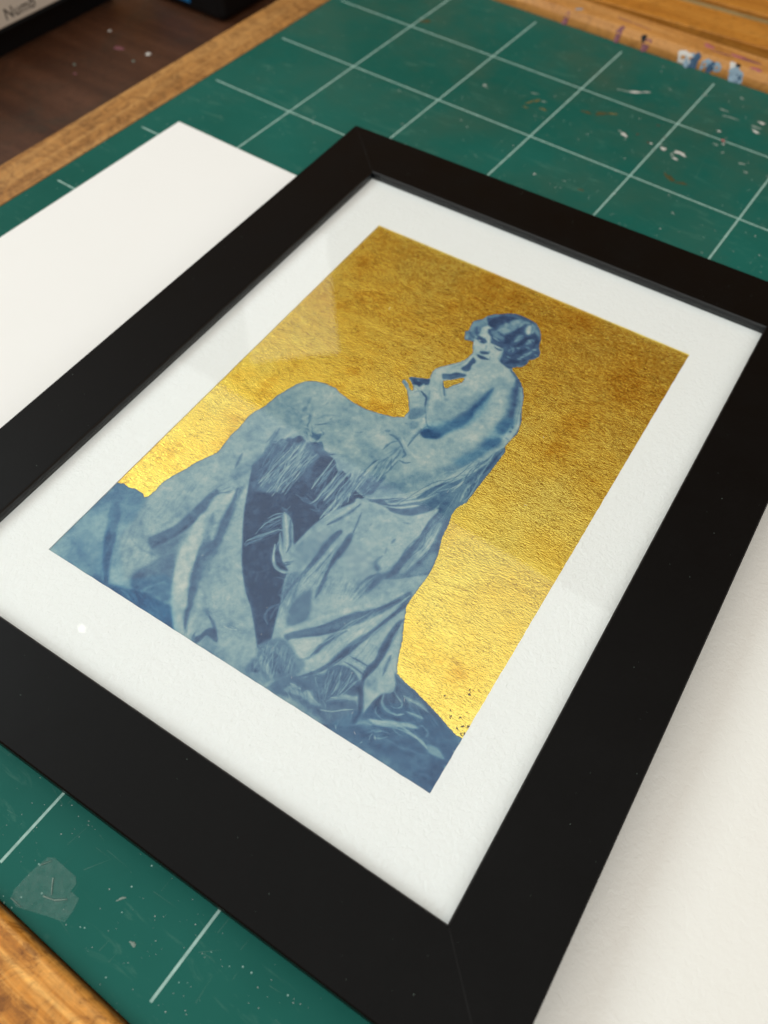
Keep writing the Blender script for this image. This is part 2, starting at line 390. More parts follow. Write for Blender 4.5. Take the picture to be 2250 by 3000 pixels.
# ------------------------------------------------------------------ white cards under the frame
card = box('white_card', -33.2, 150, -305, -88.3, .05, 1.45, M['card'])
tag(card, 'smooth white card sticking out from under the left side of the black frame', 'card')
bevelled(card, .15, 2)
sheet2 = box('cream_sheet', 215, 430, -312, -95, .05, 1.40, M['sheet'])
tag(sheet2, 'cream white paper board under the right side of the black frame', 'paper board')

# ------------------------------------------------------------------ wooden box beyond the mat
wb = tag(empty('wooden_box', (60, 122.5, 0), math.radians(4.0)), 'orange pine box of narrow planks standing behind the far edge of the mat', 'wooden box')
bevelled(box('plank', -60, 260, .6, 25.6, -14.9, 5.4, M['pine'], wb), .7)
bevelled(box('plank', -60, 260, 33.2, 70, -14.9, 5.6, M['pine'], wb), .7)
bevelled(box('strip', -60, 260, 26.5, 32.4, -14.9, 4.2, M['grey'], wb), .5)
box('inner_panel', -59, 259, 1, 69, -14.95, -2, M['groove'], wb)

# ------------------------------------------------------------------ things on the dark table
cb = tag(empty('cardboard_box', (-165, -60, -15)), 'cream cardboard box with grey lettering and a black base on the dark table', 'box')
bevelled(box('lid', -120, 0, -120, 60, 15.0, 52, M['cream'], cb), .6)
box('rim', -119.5, -.3, -119.5, 59.5, 13.2, 14.98, M['rim'], cb)
box('base', -118, -6, -118, 58, 0.05, 13.18, M['black'], cb)
fc = bpy.data.curves.new('lettering', 'FONT'); fc.body = 'Numb'; fc.size = 7.6 * MM; fc.extrude = .02 * MM; fc.offset = .00008; fc.space_character = 1.05
fc.materials.append(M['letter']); tmp = bpy.data.objects.new('tmp', fc)
fo = bpy.data.objects.new('lettering', bpy.data.meshes.new_from_object(tmp)); bpy.data.objects.remove(tmp); COL.objects.link(fo); fo.parent = cb
fo.rotation_euler = (math.pi / 2, 0, math.pi / 2); fo.location = (.05 * MM, -15.6 * MM, 17.6 * MM)

case = tag(empty('black_case', (-100, 14, -15)), 'glossy black case with a blue label standing on the dark table behind the wooden lip', 'case')
bevelled(box('body', -60, 0, 0, 75, .05, 42, M['black'], case), 5, 5)
box('label', -52, -24, -.4, .05, 5.2, 17, M['azure'], case)
for x, y, rx, m in ((-112, -33, 1.6, 'white'), (-152, -103, 1.3, 'white'), (-146, -28, 1.0, 'white'), (-128.6, -38, 2.6, 'purple'), (-135, -64, .8, 'cloudy'), (-148, -121, 1.0, 'cloudy'), (-113, -43, .8, 'cloudy'), (-128, -70, .9, 'purple')):
    k += 1
    blob('paint_spot', x, y, rx, rx * .8, 0, -15.0, .25, k, M[m], table)

# ------------------------------------------------------------------ picture frame
FX, FY, FRZ = 158.506, -189.212, 0.05333726
W2, H2, BW, TOP, DP = 81.155, 110.53, 24.08, 15.0, 3.19
AX0, AX1, AY0, AY1 = -62.879, 63.402, -87.84, 86.97
fr = tag(empty('picture_frame', (FX, FY, 0), FRZ), 'flat black wooden picture frame with glass over a blue and gold picture', 'picture frame')
def bar(a, b, a2, b2):
    """one mitred moulding; a,b inner corners, a2,b2 outer corners"""
    a, b, a2, b2 = map(Vector, (a, b, a2, b2))
    prof = [(1, 1.5), (1, TOP - .45), (1 - .4 / BW, TOP), (.4 / BW, TOP), (0.0, TOP - .4), (0.0, TOP - DP - .2), (.25, TOP - DP - .2), (.25, 1.5)]
    v = []
    for p, q in ((a, a2), (b, b2)):
        for t, z in prof:
            c = p.lerp(q, t); v.append((c.x, c.y, z))
    n = len(prof)
    f = [(i, (i + 1) % n, n + (i + 1) % n, n + i) for i in range(n)] + [tuple(reversed(range(n))), tuple(range(n, 2 * n))]
    o = mesh('frame_bar', v, f, M['frame'], fr)
    o.data.materials.append(M['sight']); o.data.polygons[4].material_index = 1; o.data.polygons[3].material_index = 1
    import bmesh
    bm = bmesh.new(); bm.from_mesh(o.data); bmesh.ops.recalc_face_normals(bm, faces=bm.faces); bm.to_mesh(o.data); bm.free()
    return o
e = .09   # hairline mitre gap
I = [(-W2, H2), (W2, H2), (W2, -H2), (-W2, -H2)]
O = [(-W2 - BW, H2 + BW), (W2 + BW, H2 + BW), (W2 + BW, -H2 - BW), (-W2 - BW, -H2 - BW)]
def sh(p, q, d):      # slide p along p->q
    p, q = Vector(p), Vector(q); return tuple(p + (q - p).normalized() * d)
for i in range(4):
    j = (i + 1) % 4
    bar(sh(I[i], I[j], e), sh(I[j], I[i], e), sh(O[i], O[j], e), sh(O[j], O[i], e))
for a, c in zip(I, O):      # filler showing along each mitre
    a, c = Vector(a), Vector(c); d = (c - a).normalized(); nn = Vector((-d.y, d.x)); rq = random.Random(int(a.x * 7))
    L = (c - a).length; v = []; f = []
    for q in range(13):
        p = a + d * (.6 + (L - 1.2) * q / 12); w = rq.uniform(.05, .17); s = rq.uniform(-.05, .05)
        v += [(*(p + nn * (s - w)), TOP + .012), (*(p + nn * (s + w)), TOP + .012)]
    f = [(2 * q, 2 * q + 2, 2 * q + 3, 2 * q + 1) for q in range(12)]
    mesh('joint_filler', v, f, M['joint'], fr)
Z = TOP - DP
gp = box('glass_pane', -W2 - 4, W2 + 4, -H2 - 4, H2 + 4, Z + .25, Z + 1.45, M['glass'], fr)
# the glass lies in the rebate, so trim it to the sight size
gp.data.vertices.foreach_set('co', np.array([(sx * (W2 - .02), sy * (H2 - .02), z) for z in (Z + .25, Z + 1.45) for sx, sy in ((-1, -1), (1, -1), (1, 1), (-1, 1))]).ravel() * MM)
gp.data.update()
# window mount
mo = [(-W2 - 3, -H2 - 3), (W2 + 3, -H2 - 3), (W2 + 3, H2 + 3), (-W2 - 3, H2 + 3)]
mi = [(AX0, AY0), (AX1, AY0), (AX1, AY1), (AX0, AY1)]
rj = random.Random(3)
def rag(a, b, n, amp):
    out = []
    for i in range(n):
        t = i / n; w = rj.uniform(-amp, amp) if i else 0
        d = Vector(b) - Vector(a); nn = Vector((-d.y, d.x)).normalized()
        p = Vector(a).lerp(Vector(b), t) + nn * w; out.append((p.x, p.y))
    return out
ring = []
for i, (n, amp) in enumerate(((60, .06), (120, .07), (40, .03), (60, .05))): ring.append(rag(mi[i], mi[(i + 1) % 4], n, amp))
v = []; f = []
for zz in (Z, Z - .35):
    for p in mo: v.append((*p, zz))
    for r in ring:
        for p in r: v.append((*p, zz))
tot = len(v) // 2; st = 4
for i, r in enumerate(ring):
    idx = [st + k2 for k2 in range(len(r))] + [(st + len(r)) if i < 3 else 4]
    f.append((i, (i + 1) % 4) + tuple(reversed(idx)))
    for q in range(len(idx) - 1): f.append((idx[q], idx[q] + tot, idx[q + 1] + tot, idx[q + 1]))
    st += len(r)
mount = mesh('mount_board', v, [tuple(q) for q in f], M['mount'], fr)
box('backing_board', -W2 - 5.5, W2 + 5.5, -H2 - 5.5, H2 + 5.5, Z - 3.5, Z - .75, M['cream'], fr)

# ------------------------------------------------------------------ the picture: painted tone map on a fine grid
RES=5.6; AW,AH=126.3,174.8
PW,PH=int(AW*RES)+1,int(AH*RES)+1
def smooth(pts,closed,n=4):
    P=np.array(pts,float)
    if len(P)<3: return P
    Q=np.vstack([P[-1],P,P[0],P[1]]) if closed else np.vstack([2*P[0]-P[1],P,2*P[-1]-P[-2]])
    out=[]
    for i in range(1,len(Q)-2):
        p0,p1,p2,p3=Q[i-1:i+3]
        for t in np.linspace(0,1,n,endpoint=False):
            out.append(.5*(2*p1+(p2-p0)*t+(2*p0-5*p1+4*p2-p3)*t*t+(3*p1-p0-3*p2+p3)*t**3))
    if not closed: out.append(P[-1])
    return np.array(out)
def bbox(P,m):
    x0=max(int((P[:,0].min()-m)*RES),0); x1=min(int((P[:,0].max()+m)*RES)+2,PW)
    y0=max(int((P[:,1].min()-m)*RES),0); y1=min(int((P[:,1].max()+m)*RES)+2,PH)
    return x0,x1,y0,y1
def inside(P,X,Y):
    m=np.zeros(X.shape,bool); j=len(P)-1
    for i in range(len(P)):
        xi,yi=P[i]; xj,yj=P[j]
        if yi!=yj:
            c=(yi>Y)!=(yj>Y)
            m^=c&(X<(xj-xi)*(Y-yi)/(yj-yi)+xi)
        j=i
    return m
def blur(a,r):
    k=max(int(round(r)),1)
    for _ in range(2):
        for ax in (0,1):
            p=[(0,0),(0,0)]; p[ax]=(k+1,k)
            c=np.cumsum(np.pad(a,p,mode='edge'),axis=ax)
            a=(c[2*k+1:]-c[:-2*k-1])/(2*k+1) if ax==0 else (c[:,2*k+1:]-c[:,:-2*k-1])/(2*k+1)
    return a
def poly_alpha(pts,w):
    P=smooth(pts,True); x0,x1,y0,y1=bbox(P,w*1.6)
    if x1-x0<2 or y1-y0<2: return None
    Y,X=np.mgrid[y0:y1,x0:x1]/RES
    m=inside(P,X,Y).astype(float)
    m=blur(m,max(w*RES*.52,.8))
    return m,(slice(y0,y1),slice(x0,x1))
def stroke_alpha(pts,w):
    P=smooth(pts,False); x0,x1,y0,y1=bbox(P,w*1.6)
    if x1-x0<2 or y1-y0<2: return None
    Y,X=np.mgrid[y0:y1,x0:x1]/RES
    a=np.zeros(X.shape); n=len(P)-1
    for i in range(n):
        p,d=P[i],P[i+1]-P[i]; L=d@d+1e-9
        bx0,bx1,by0,by1=bbox(P[i:i+2],w*1.6)
        sl=(slice(by0-y0,by1-y0),slice(bx0-x0,bx1-x0)); xs,ys=X[sl],Y[sl]
        if xs.size==0: continue
        t=np.clip(((xs-p[0])*d[0]+(ys-p[1])*d[1])/L,0,1)
        D=(xs-p[0]-t*d[0])**2+(ys-p[1]-t*d[1])**2
        s=(i+t)/n; ww=w*(.35+.65*np.clip(np.minimum(s,1-s)*4,0,1)); ww=np.maximum(ww*(1.15+.85*min(w,1.0)),1.4/RES)
        a[sl]=np.maximum(a[sl],np.exp(-D/(ww*.42)**2))
    return a,(slice(y0,y1),slice(x0,x1))
def paint(data):
    rng=np.random.default_rng(7)
    T=np.full((PH,PW),66.); H=np.zeros((PH,PW))
    for line in data.strip().split('\n'):
        f=line.split(' '); k=f[0]; v=[float(a) for a in f[1:]]
        tone,w,al=v[0],v[1]/100,v[2]/100; rest=v[3:]
        if k=='F':
            n,split=int(rest[0]),int(rest[1]); c=np.array(rest[2:]).reshape(-1,2)/10; A,B=smooth(c[:split],False),smooth(c[split:],False)
            for i in range(n):
                s=(i+rng.uniform(.1,.9))/n
                a=A[int(s*(len(A)-1))]*(1-(s*(len(A)-1))%1)+A[min(int(s*(len(A)-1))+1,len(A)-1)]*((s*(len(A)-1))%1)
                s=np.clip(s+rng.normal(0,.05),0,.999)
                b=B[int(s*(len(B)-1))]*(1-(s*(len(B)-1))%1)+B[min(int(s*(len(B)-1))+1,len(B)-1)]*((s*(len(B)-1))%1)
                L=np.linalg.norm(b-a); t0,t1=rng.uniform(0,.2),rng.uniform(.7,1)
                pts=[a+(b-a)*(t0+(t1-t0)*t)+rng.normal(0,.028*L,2) for t in (0,.33,.66,1)]
                r=stroke_alpha(pts,w*rng.uniform(.6,1.3))
                if r: m,sl=r; m=m*al*rng.uniform(.5,1); T[sl]+=(tone-T[sl])*m
            continue
        c=np.array(rest).reshape(-1,2)/10
        r=stroke_alpha(c,w) if k=='S' else poly_alpha(c,w if k!='N' else 1.2)
        if r is None: continue
        m,sl=r; m=m*al
        if k=='T': H[sl]+=(tone/100-H[sl])*m; continue
        if k=='N':
            Y,X=np.mgrid[sl]/RES
            ph=1.1*np.sin(X*1.3+Y*.6)+.8*np.sin(Y*1.7)
            tx=np.sin((X+.5*Y)*7.6+ph)*np.sin((Y-.4*X)*6.2+ph)
            T[sl]+=m*((tone-50)*.2+tx*11); continue
        T[sl]+=(tone-T[sl])*m
    # soft mottling of the sensitised paper and print grain
    for s,a in ((3,2.2),(9,2.2),(28,2.5)):
        g=blur(rng.normal(0,1,(PH,PW)),s/2); T+=a*g/g.std()
    T=60+(T-60)*1.22+rng.normal(0,4.0,T.shape)
    return T,H
STOPS=np.array([(0,30,60,96),(14,52,82,118),(30,68,103,135),(50,95,131,152),(70,131,160,168),(85,159,177,178),(100,190,196,190)],float)
TINT=np.array([(0,14,80,130),(20,26,98,146),(50,72,134,164),(100,150,185,190)],float)
def colour(T,H):
    a=np.stack([np.interp(T,STOPS[:,0],STOPS[:,i]) for i in (1,2,3)],-1)
    b=np.stack([np.interp(T,TINT[:,0],TINT[:,i]) for i in (1,2,3)],-1)
    return a+(b-a)*H[...,None]

# strokes of the picture in tenths of a millimetre: kind, tone, width, strength, points
ART = """P 66 11 100 -161 48 -79 1846 1320 1860 1295 -50
P 52 128 90 -21 -16 -20 287 111 300 157 182 199 26 177 -8
P 66 98 80 -21 178 32 213 90 147 107 107 50 112 28 98
P 58 95 60 -4 56 38 104 121 75 123 16 45 6
S 42 187 70 33 59 87 37 125 21 144 14
S 34 303 80 9 274 17 247 12 213 9 194
P 34 84 80 1 278 32 289 70 246 52 226 24 212 9 233
S 60 135 60 -4 243 9 256
P 44 101 85 34 286 93 293 113 257 73 239
T 40 95 90 42 219 78 173 119 115 164 63 210 13 181 -5
P 30 79 85 42 211 60 227 90 202 117 156 143 110 178 56 217 10 191 1 154 56 109 109 87 145
P 14 78 80 92 140 127 137 148 101 179 57 212 15 205 10 131 82
S 22 122 70 165 12 177 4 196 -4
S 56 80 60 159 43 175 30 198 10
S 42 132 60 75 223 110 211 130 207
P 66 126 85 105 178 140 200 189 203 284 148 267 102 276 41 229 10 188 62 151 119
P 52 94 50 156 131 204 129 215 104 177 91
P 74 94 60 200 134 248 149 223 109
P 72 122 70 183 51 214 75 245 63 255 31 231 12
S 46 63 60 173 155 214 144 246 148 267 150
S 44 130 70 148 214 172 208
P 68 202 80 118 269 122 347 144 426 179 510 258 413 242 310 225 260 192 196 145 217
S 52 132 60 187 323 221 283 217 242
S 54 99 50 236 354 228 279
P 32 81 90 267 401 252 316 250 272 226 214 211 183 246 160 262 204 276 250 283 297 293 369
S 22 130 80 286 378 276 315 272 269 256 220 246 173
P 38 155 85 242 170 265 210 286 266 297 226 328 153 372 103 411 44 329 33 274 39 255 82 279 145
P 26 91 70 255 78 282 111 298 51 279 42
S 46 44 60 277 156 304 186
S 56 48 60 306 41 326 69 349 103
S 60 78 50 304 47 305 63
S 48 30 50 281 87 321 148
P 62 74 70 302 46 392 70 415 47 377 45
T 100 89 50 210 6 299 24 407 49 439 11 338 -3
P 14 89 90 212 3 250 20 280 28 308 39 341 44 391 46 422 52 338 -3
S 34 36 70 259 18 287 13 307 15
S 34 36 70 278 30 304 35 333 28
S 30 29 70 312 10 334 10
S 6 71 70 294 29 326 27 347 37
T 100 89 50 235 6 304 39 390 45 428 36 467 -1
P 18 71 95 231 7 259 17 299 35 329 47 363 43 395 48 421 35 452 11 469 -4 404 -12 320 0
P 24 58 60 348 18 408 42 437 16 405 -5
S 38 35 70 259 13 280 15 302 3 306 -9
S 38 35 70 273 23 301 21 327 4
S 40 29 70 297 34 322 31 348 18
S 4 71 80 297 34 321 23 344 23
S 4 47 80 334 9 360 22
P 36 152 80 267 101 288 146 313 179 364 128 379 84 400 51 345 46 301 37 267 54
P 26 79 60 257 74 277 107 295 44 278 41
S 52 42 70 316 46 319 64 334 85 346 105
S 58 78 60 311 39 314 57
P 78 66 95 315 217 352 241 382 187 409 145 437 98 456 58 482 23 492 11 469 -4 418 48 395 78 359 125 331 166
P 84 49 60 334 176 354 201 393 147 409 118 388 104 370 112
P 34 60 90 354 242 396 269 425 207 439 157 445 111 458 74 489 28 492 11 442 79 410 134 383 180
S 26 108 80 368 226 392 174 425 117 459 59 484 21
P 46 156 70 370 228 396 269 417 258 425 207 431 171 400 191
P 66 88 95 394 268 453 306 508 241 558 195 604 153 653 108 678 89 694 54 698 14 538 -2 497 18 466 64 452 115 437 191
P 60 182 50 446 189 513 224 555 189 508 121
P 70 116 50 529 105 601 148 657 93 597 33
S 80 105 85 464 123 476 86 488 42 503 11
S 76 58 60 503 66 503 37
S 46 88 80 474 115 493 96 520 81
S 30 75 85 518 83 543 70 571 44 581 36
P 26 40 90 535 50 553 62 581 36 565 34 546 36 542 11 536 1 522 9 533 31
S 36 57 80 515 26 522 6 536 1
S 40 11 90 408 68 426 72 456 80
S 56 40 40 571 88 637 101
S 92 11 90 568 82 586 83 604 91
S 88 11 80 582 91 593 91 604 91
P 70 69 90 109 298 117 358 139 428 161 494 178 558 174 604 282 675 312 597 303 558 290 512 255 457 258 395 225 312 212 217 202 194
P 74 210 60 151 375 200 486 207 577 256 618 279 537 234 443 212 365
S 40 85 80 247 583 256 546 263 517
S 62 200 40 167 310 219 291
P 34 65 90 264 426 289 415 285 395 284 363 279 303 269 242 253 198 242 170 216 186 242 237 254 287 256 340 258 395
S 22 84 80 289 357 281 292 269 237 248 194 240 168
S 56 47 60 260 451 248 407
S 52 34 70 279 482 264 435 263 408
S 34 27 80 275 413 297 434 308 450
S 40 34 60 282 433 296 460
S 38 27 60 294 428 312 444 314 467
P 78 57 95 278 408 312 435 310 447 323 455 340 409 350 358 370 295 371 270 349 264 361 223 386 174 407 141 433 96 449 69 416 48 372 99 343 146 315 201 303 251 286 308 286 360
P 86 49 50 325 207 350 232 386 166 413 125 384 106 347 141
S 46 163 70 313 351 333 313 353 283
S 52 117 60 320 338 337 298 349 264
P 36 57 90 319 466 331 470 352 394 359 356 380 301 392 267 395 245 389 216 396 181 412 144 433 100 449 73 460 77 422 135 399 195 409 237 394 293 369 362 348 418
P 38 75 80 348 285 371 275 379 284 401 265 400 240 414 204 411 171 418 136 402 138 374 198 351 245
S 24 130 80 318 461 340 404 356 345 377 291 389 253 384 222
S 28 110 70 373 218 391 173 411 136 437 91
P 72 63 95 330 501 366 465 385 416 420 361 459 303 502 250 540 211 573 187 597 165 489 95 442 125 427 161 426 216 408 286 383 350 353 422
P 62 186 60 396 253 420 289 457 233 456 153 426 153
P 76 121 50 464 178 513 217 559 177 500 124
S 78 85 60 339 484 377 411 417 350 453 299
S 76 41 60 469 127 472 106
S 74 34 60 317 478 324 479
S 74 27 70 308 464 314 472 329 468
P 14 32 100 313 535 358 452 400 384 453 311 494 257 548 202 589 171 629 134 662 101 688 79 701 93 696 132 674 177 652 225 622 282 604 336 579 393 585 489 612 565 656 642 629 649 606 657 581 684 553 691 510 712 448 718 416 741 394 720 355 734 344 707 307 691 300 658 300 620 302 591 297 556
P 34 94 70 302 591 296 651 311 702 346 708 375 687 363 631 360 566 363 477 328 514
P 10 86 60 386 447 470 487 526 494 551 425 529 356 508 288 432 348
P 10 99 50 510 263 570 301 612 276 652 176 686 101 621 156
P 52 56 70 354 679 390 725 445 710 453 658 420 614 420 551 411 505 378 491 366 483 364 518 368 588
P 34 40 80 297 657 307 695 343 707 353 721 359 685 359 651 355 605 325 586 307 593
P 24 44 70 311 588 353 608 352 566 346 517 343 497 322 520
S 62 87 70 324 702 323 674 298 665
S 24 172 80 307 679 311 647 314 609 308 583
S 24 144 80 350 715 348 682 347 658 346 630
S 54 145 60 324 690 329 666
F 74 25 85 22 5 359 685 375 716 400 712 422 703 445 706 354 515 364 485 394 494 420 500 447 514
F 78 19 80 12 3 375 707 392 719 445 706 360 515 393 512 443 511
F 28 22 75 14 3 369 680 395 705 443 690 371 508 403 507 439 509
F 20 39 60 5 2 418 651 452 669 413 543 444 534
S 80 33 80 437 686 424 643 422 589 417 546 420 497
S 76 27 80 442 701 434 642 439 596 436 558 440 524
S 78 25 80 361 683 360 636 361 572 358 514
P 30 56 60 433 630 454 662 475 624 463 597
S 46 22 60 430 647 453 650 454 670
S 54 16 60 476 540 496 539 514 547
F 44 21 60 9 3 473 545 492 544 502 564 507 532 526 530 540 553
P 66 45 95 437 743 479 727 516 755 563 785 613 802 615 781 608 716 594 674 566 681 547 691 532 681 498 713
P 60 66 80 577 700 598 732 616 789 668 819 666 765 663 715 666 673 652 649 621 651 615 669 614 603 596 591 588 648 586 687
F 70 27 90 3 2 493 720 521 697 502 584 516 586
F 72 35 90 4 2 538 685 567 693 537 582 565 571
F 48 19 70 6 2 502 707 560 689 513 573 560 583
F 74 32 90 5 2 587 676 612 711 586 515 608 536
F 52 19 75 12 2 538 685 611 685 534 544 607 532
S 74 44 90 495 722 499 667 501 616 504 582
S 62 33 80 513 691 513 643 511 597
S 74 49 90 536 680 540 638 538 589 539 558 531 535
S 78 55 90 565 699 562 660 562 620 559 567
S 76 70 90 591 679 593 640 590 591 587 543 586 508
S 78 64 90 613 682 606 638 605 587 603 550 594 517
S 34 71 85 599 703 596 671 598 628 598 589 596 556
S 30 66 85 571 695 582 666 580 624
S 80 55 85 615 785 611 740 611 685 615 643
S 36 39 80 613 787 605 763 602 708 603 661
S 40 44 80 626 758 621 706 620 654
S 76 61 80 626 750 624 701 624 656
P 36 44 80 617 666 629 722 649 746 668 740 668 689 667 666 650 652 630 656
S 62 61 70 634 755 640 714 643 672
S 36 39 90 666 818 662 762 661 713 666 673
S 76 56 80 664 836 657 789 654 738 652 708
S 70 21 80 625 650 646 649 651 678
S 72 21 80 623 634 636 646 652 645
S 52 16 70 541 520 565 525 586 546
P 69 47 100 176 539 177 567 171 614 170 704 188 768 207 872 234 931 261 949 295 958 337 959 418 940 472 867 537 770 492 737 464 727 438 737 416 746 397 742 379 738 347 729 327 704 293 662 292 630 303 591 297 557 280 497 256 440
P 74 183 60 221 875 307 940 391 913 430 856 368 807 297 839
P 72 177 50 198 729 286 786 322 737 272 656 233 631
S 58 43 60 186 805 210 872 236 920
S 40 68 80 246 577 255 545 263 519
S 46 48 80 261 812 276 809
S 44 91 75 301 838 304 819
S 56 73 60 289 877 303 835
S 44 90 70 330 819 346 793
S 36 35 80 367 794 386 809 400 824
S 42 29 80 426 824 445 843 460 857
S 46 36 70 400 853 395 837
S 44 54 60 308 801 316 794
S 50 42 60 351 896 346 875
S 82 61 60 336 937 346 880
S 84 60 70 330 815 320 788
S 84 76 60 342 753 325 723 320 695
S 44 35 70 360 786 372 773 376 760
P 34 35 85 378 765 395 764 408 777 414 745 402 745 381 747
S 76 47 70 377 776 397 774 407 792
S 46 29 70 403 802 419 810
S 44 26 70 427 813 425 784 428 762
P 26 34 85 418 735 427 749 452 727 473 728 492 735 469 707 434 703 412 716
S 30 34 80 391 730 419 721
S 36 23 80 454 724 474 727 494 738
S 50 23 60 498 745 533 772
P 72 58 60 419 792 484 850 517 800 483 754 451 742
S 34 41 70 276 711 282 682 282 651
S 78 52 60 307 691 304 669
S 40 58 70 363 755 380 735 384 721
S 94 11 100 281 730 296 732
P 70 41 100 417 941 471 936 513 945 561 958 587 975 591 1005 617 988 646 1011 659 995 663 957 666 911 669 878 699 858 709 842 695 825 666 818 616 789 567 780 479 727 441 737 404 800 405 883
P 78 146 70 514 860 554 886 591 890 605 863 598 816 565 810 530 827
P 74 120 60 409 877 479 915 518 883 457 851
P 60 115 60 516 810 558 821 602 811 570 775
S 34 65 90 568 895 578 899 582 904
S 44 35 80 492 837 501 842 513 853
S 40 35 80 453 849 460 857
S 40 29 80 371 793 399 817
S 34 35 85 589 889 607 889 635 879 654 868
S 46 29 80 625 880 611 863 603 827
S 52 46 70 638 869 635 844 622 816
S 50 40 70 641 859 639 827 627 781
S 78 51 80 648 868 650 834 652 797
S 82 63 80 625 904 647 883 666 868 695 860
S 46 34 80 651 866 676 851 676 836
S 38 28 85 668 819 690 824 707 845
S 50 28 60 682 855 702 857
S 78 40 70 670 832 687 847 706 851
S 44 88 70 665 954 663 917 659 883
S 84 89 80 645 1007 656 985 657 941 653 899
S 80 30 70 609 975 630 987 639 1007
P 50 71 70 615 971 639 982 649 956 633 946
S 46 35 60 603 955 614 958
S 62 58 60 629 907 646 894
S 54 28 60 587 786 605 786
P 74 30 100 568 1215 637 1306 641 1351 714 1398 770 1352 811 1334 849 1301 872 1265 901 1199 920 1150 926 1105 917 1048 881 974 852 890 819 835 791 799 734 754 640 907 657 990 624 1060 595 1126 571 1177
P 78 190 60 645 1147 681 1227 691 1323 744 1313 736 1241 720 1157 671 1124
P 76 183 60 776 1084 791 1195 811 1268 857 1191 856 1120 820 1064
P 76 175 60 707 891 761 977 817 1091 840 1077 817 983 753 863
P 54 255 70 711 791 780 843 819 906 847 982 871 1025 891 1019 852 890 819 835 734 754
S 46 200 60 884 1011 861 957 838 904 812 853
S 60 139 50 794 819 735 762
S 50 335 60 771 1233 763 1168 758 1122 744 1071 725 1019 697 984
S 18 141 90 770 1246 767 1200 762 1154 756 1104 749 1062 741 1033
S 14 181 90 763 1113 756 1067 746 1036
P 36 107 85 735 1099 765 1110 762 1050 745 1015 728 972 714 955 693 961 675 985 702 991 723 1017 730 1063
P 12 70 80 672 975 694 969 714 975 728 968 707 946 678 939 665 951
P 40 89 60 706 990 739 1027 729 981 714 971
S 14 118 80 682 974 709 963
P 58 158 60 739 1265 783 1280 805 1286 802 1262 771 1233
S 58 94 60 761 1257 768 1240
P 24 120 80 868 1153 874 1181 902 1150 895 1113 887 1088 866 1094 864 1126
P 20 105 80 863 1040 888 1064 902 1054 897 1031 875 1017
P 44 175 60 841 1014 855 1055 886 1019 853 994
S 34 185 80 824 1320 839 1278 856 1228 874 1181 879 1143
S 50 186 50 833 1273 844 1221 857 1179
S 26 108 90 782 1347 816 1329 846 1300 868 1270
P 60 118 60 887 1083 876 1060 860 1066 867 1127
S 82 188 60 578 1204 595 1157 621 1109 648 1067
P 76 62 80 571 1199 588 1224 625 1271 643 1251 606 1204 612 1182 645 1125 685 1100 699 1042 697 1000 670 999 632 1048 598 1120 573 1174
P 80 120 60 654 1021 676 1035 697 1016 690 996 670 994
S 52 43 60 625 1177 643 1145 656 1128
S 44 25 80 620 1174 638 1151 652 1130
S 54 74 50 653 1113 672 1117
P 72 30 95 840 1295 859 1291 882 1245 900 1198 920 1150 926 1105 919 1061 913 1033 901 1006 898 1039 895 1089 897 1131 883 1170 867 1219 847 1270
S 82 43 60 848 1266 869 1220 888 1166
S 50 36 60 872 1239 885 1213 897 1172 909 1142
S 30 47 90 896 1196 921 1146 924 1108 923 1087
S 30 59 85 898 1135 905 1124
S 30 59 80 900 1108 908 1110
S 36 35 80 898 1079 914 1077
S 84 53 60 892 1135 898 1107 900 1064
S 60 18 90 832 1304 843 1289
S 30 31 90 850 1302 873 1265
S 36 29 80 922 1067 918 1056
S 96 12 90 740 1292 747 1290
S 96 9 90 770 1343 776 1338
P 18 28 90 918 1040 931 1033 931 1006 927 969 925 945 916 962 909 1007
P 72 26 100 501 1109 508 1116 524 1108 543 1089 551 1092 542 1109 514 1128 513 1133 557 1159 573 1167 601 1122 617 1081 643 1027 637 1006 623 987 603 979 590 973 590 1007 560 1049 520 1090 504 1100
P 74 29 70 542 1083 562 1112 589 1098 607 1074 613 1053 587 1028 567 1048
S 34 45 90 501 1109 513 1104 525 1098
S 50 49 70 521 1098 533 1090
P 16 22 95 512 1131 521 1138 541 1146 559 1156 575 1163 580 1155 584 1139 577 1132 567 1136 566 1125 563 1113 553 1117 540 1113 531 1123
S 48 30 70 521 1135 528 1136
S 60 38 70 541 1140 550 1136
S 78 33 80 571 1128 572 1114 569 1101
S 70 41 80 581 1138 582 1123 589 1117
S 78 30 80 549 1114 558 1099
S 28 48 90 577 1103 589 1096 603 1087
S 22 40 90 600 1095 608 1085 616 1065 626 1046
S 50 26 60 576 1095 585 1086
P 36 47 85 590 1015 603 1031 623 1036 637 1033 635 1009 622 988 605 980
S 20 47 80 627 1047 637 1028
P 30 36 60 598 997 613 1003 619 987 604 981
S 76 18 70 595 996 598 981
S 40 22 60 565 1047 587 1015
S 76 18 60 638 1014 634 999
P 78 22 100 577 1164 567 1187 567 1214 579 1232 619 1286 636 1328 643 1343 665 1324 667 1271 666 1249 636 1240 606 1212 604 1198 623 1163 643 1134 659 1113 673 1077 645 1048 615 1080 600 1121
S 62 55 50 600 1121 617 1081 638 1044
S 84 56 50 579 1205 596 1171 615 1131 629 1101
P 18 23 90 646 1334 662 1322 665 1311 661 1297 665 1265 639 1261 646 1296
P 26 27 50 640 1262 646 1285 663 1285 664 1267
P 20 23 95 599 1208 620 1221 630 1236 645 1243 667 1247 666 1236 646 1217 635 1202 618 1194 611 1189
P 36 26 70 600 1206 618 1218 624 1200 610 1191
S 78 38 80 635 1242 648 1251 667 1252
S 34 41 90 621 1172 636 1150 648 1132 655 1124
S 62 29 60 644 1150 654 1136 659 1121
S 60 18 50 678 1198 663 1178
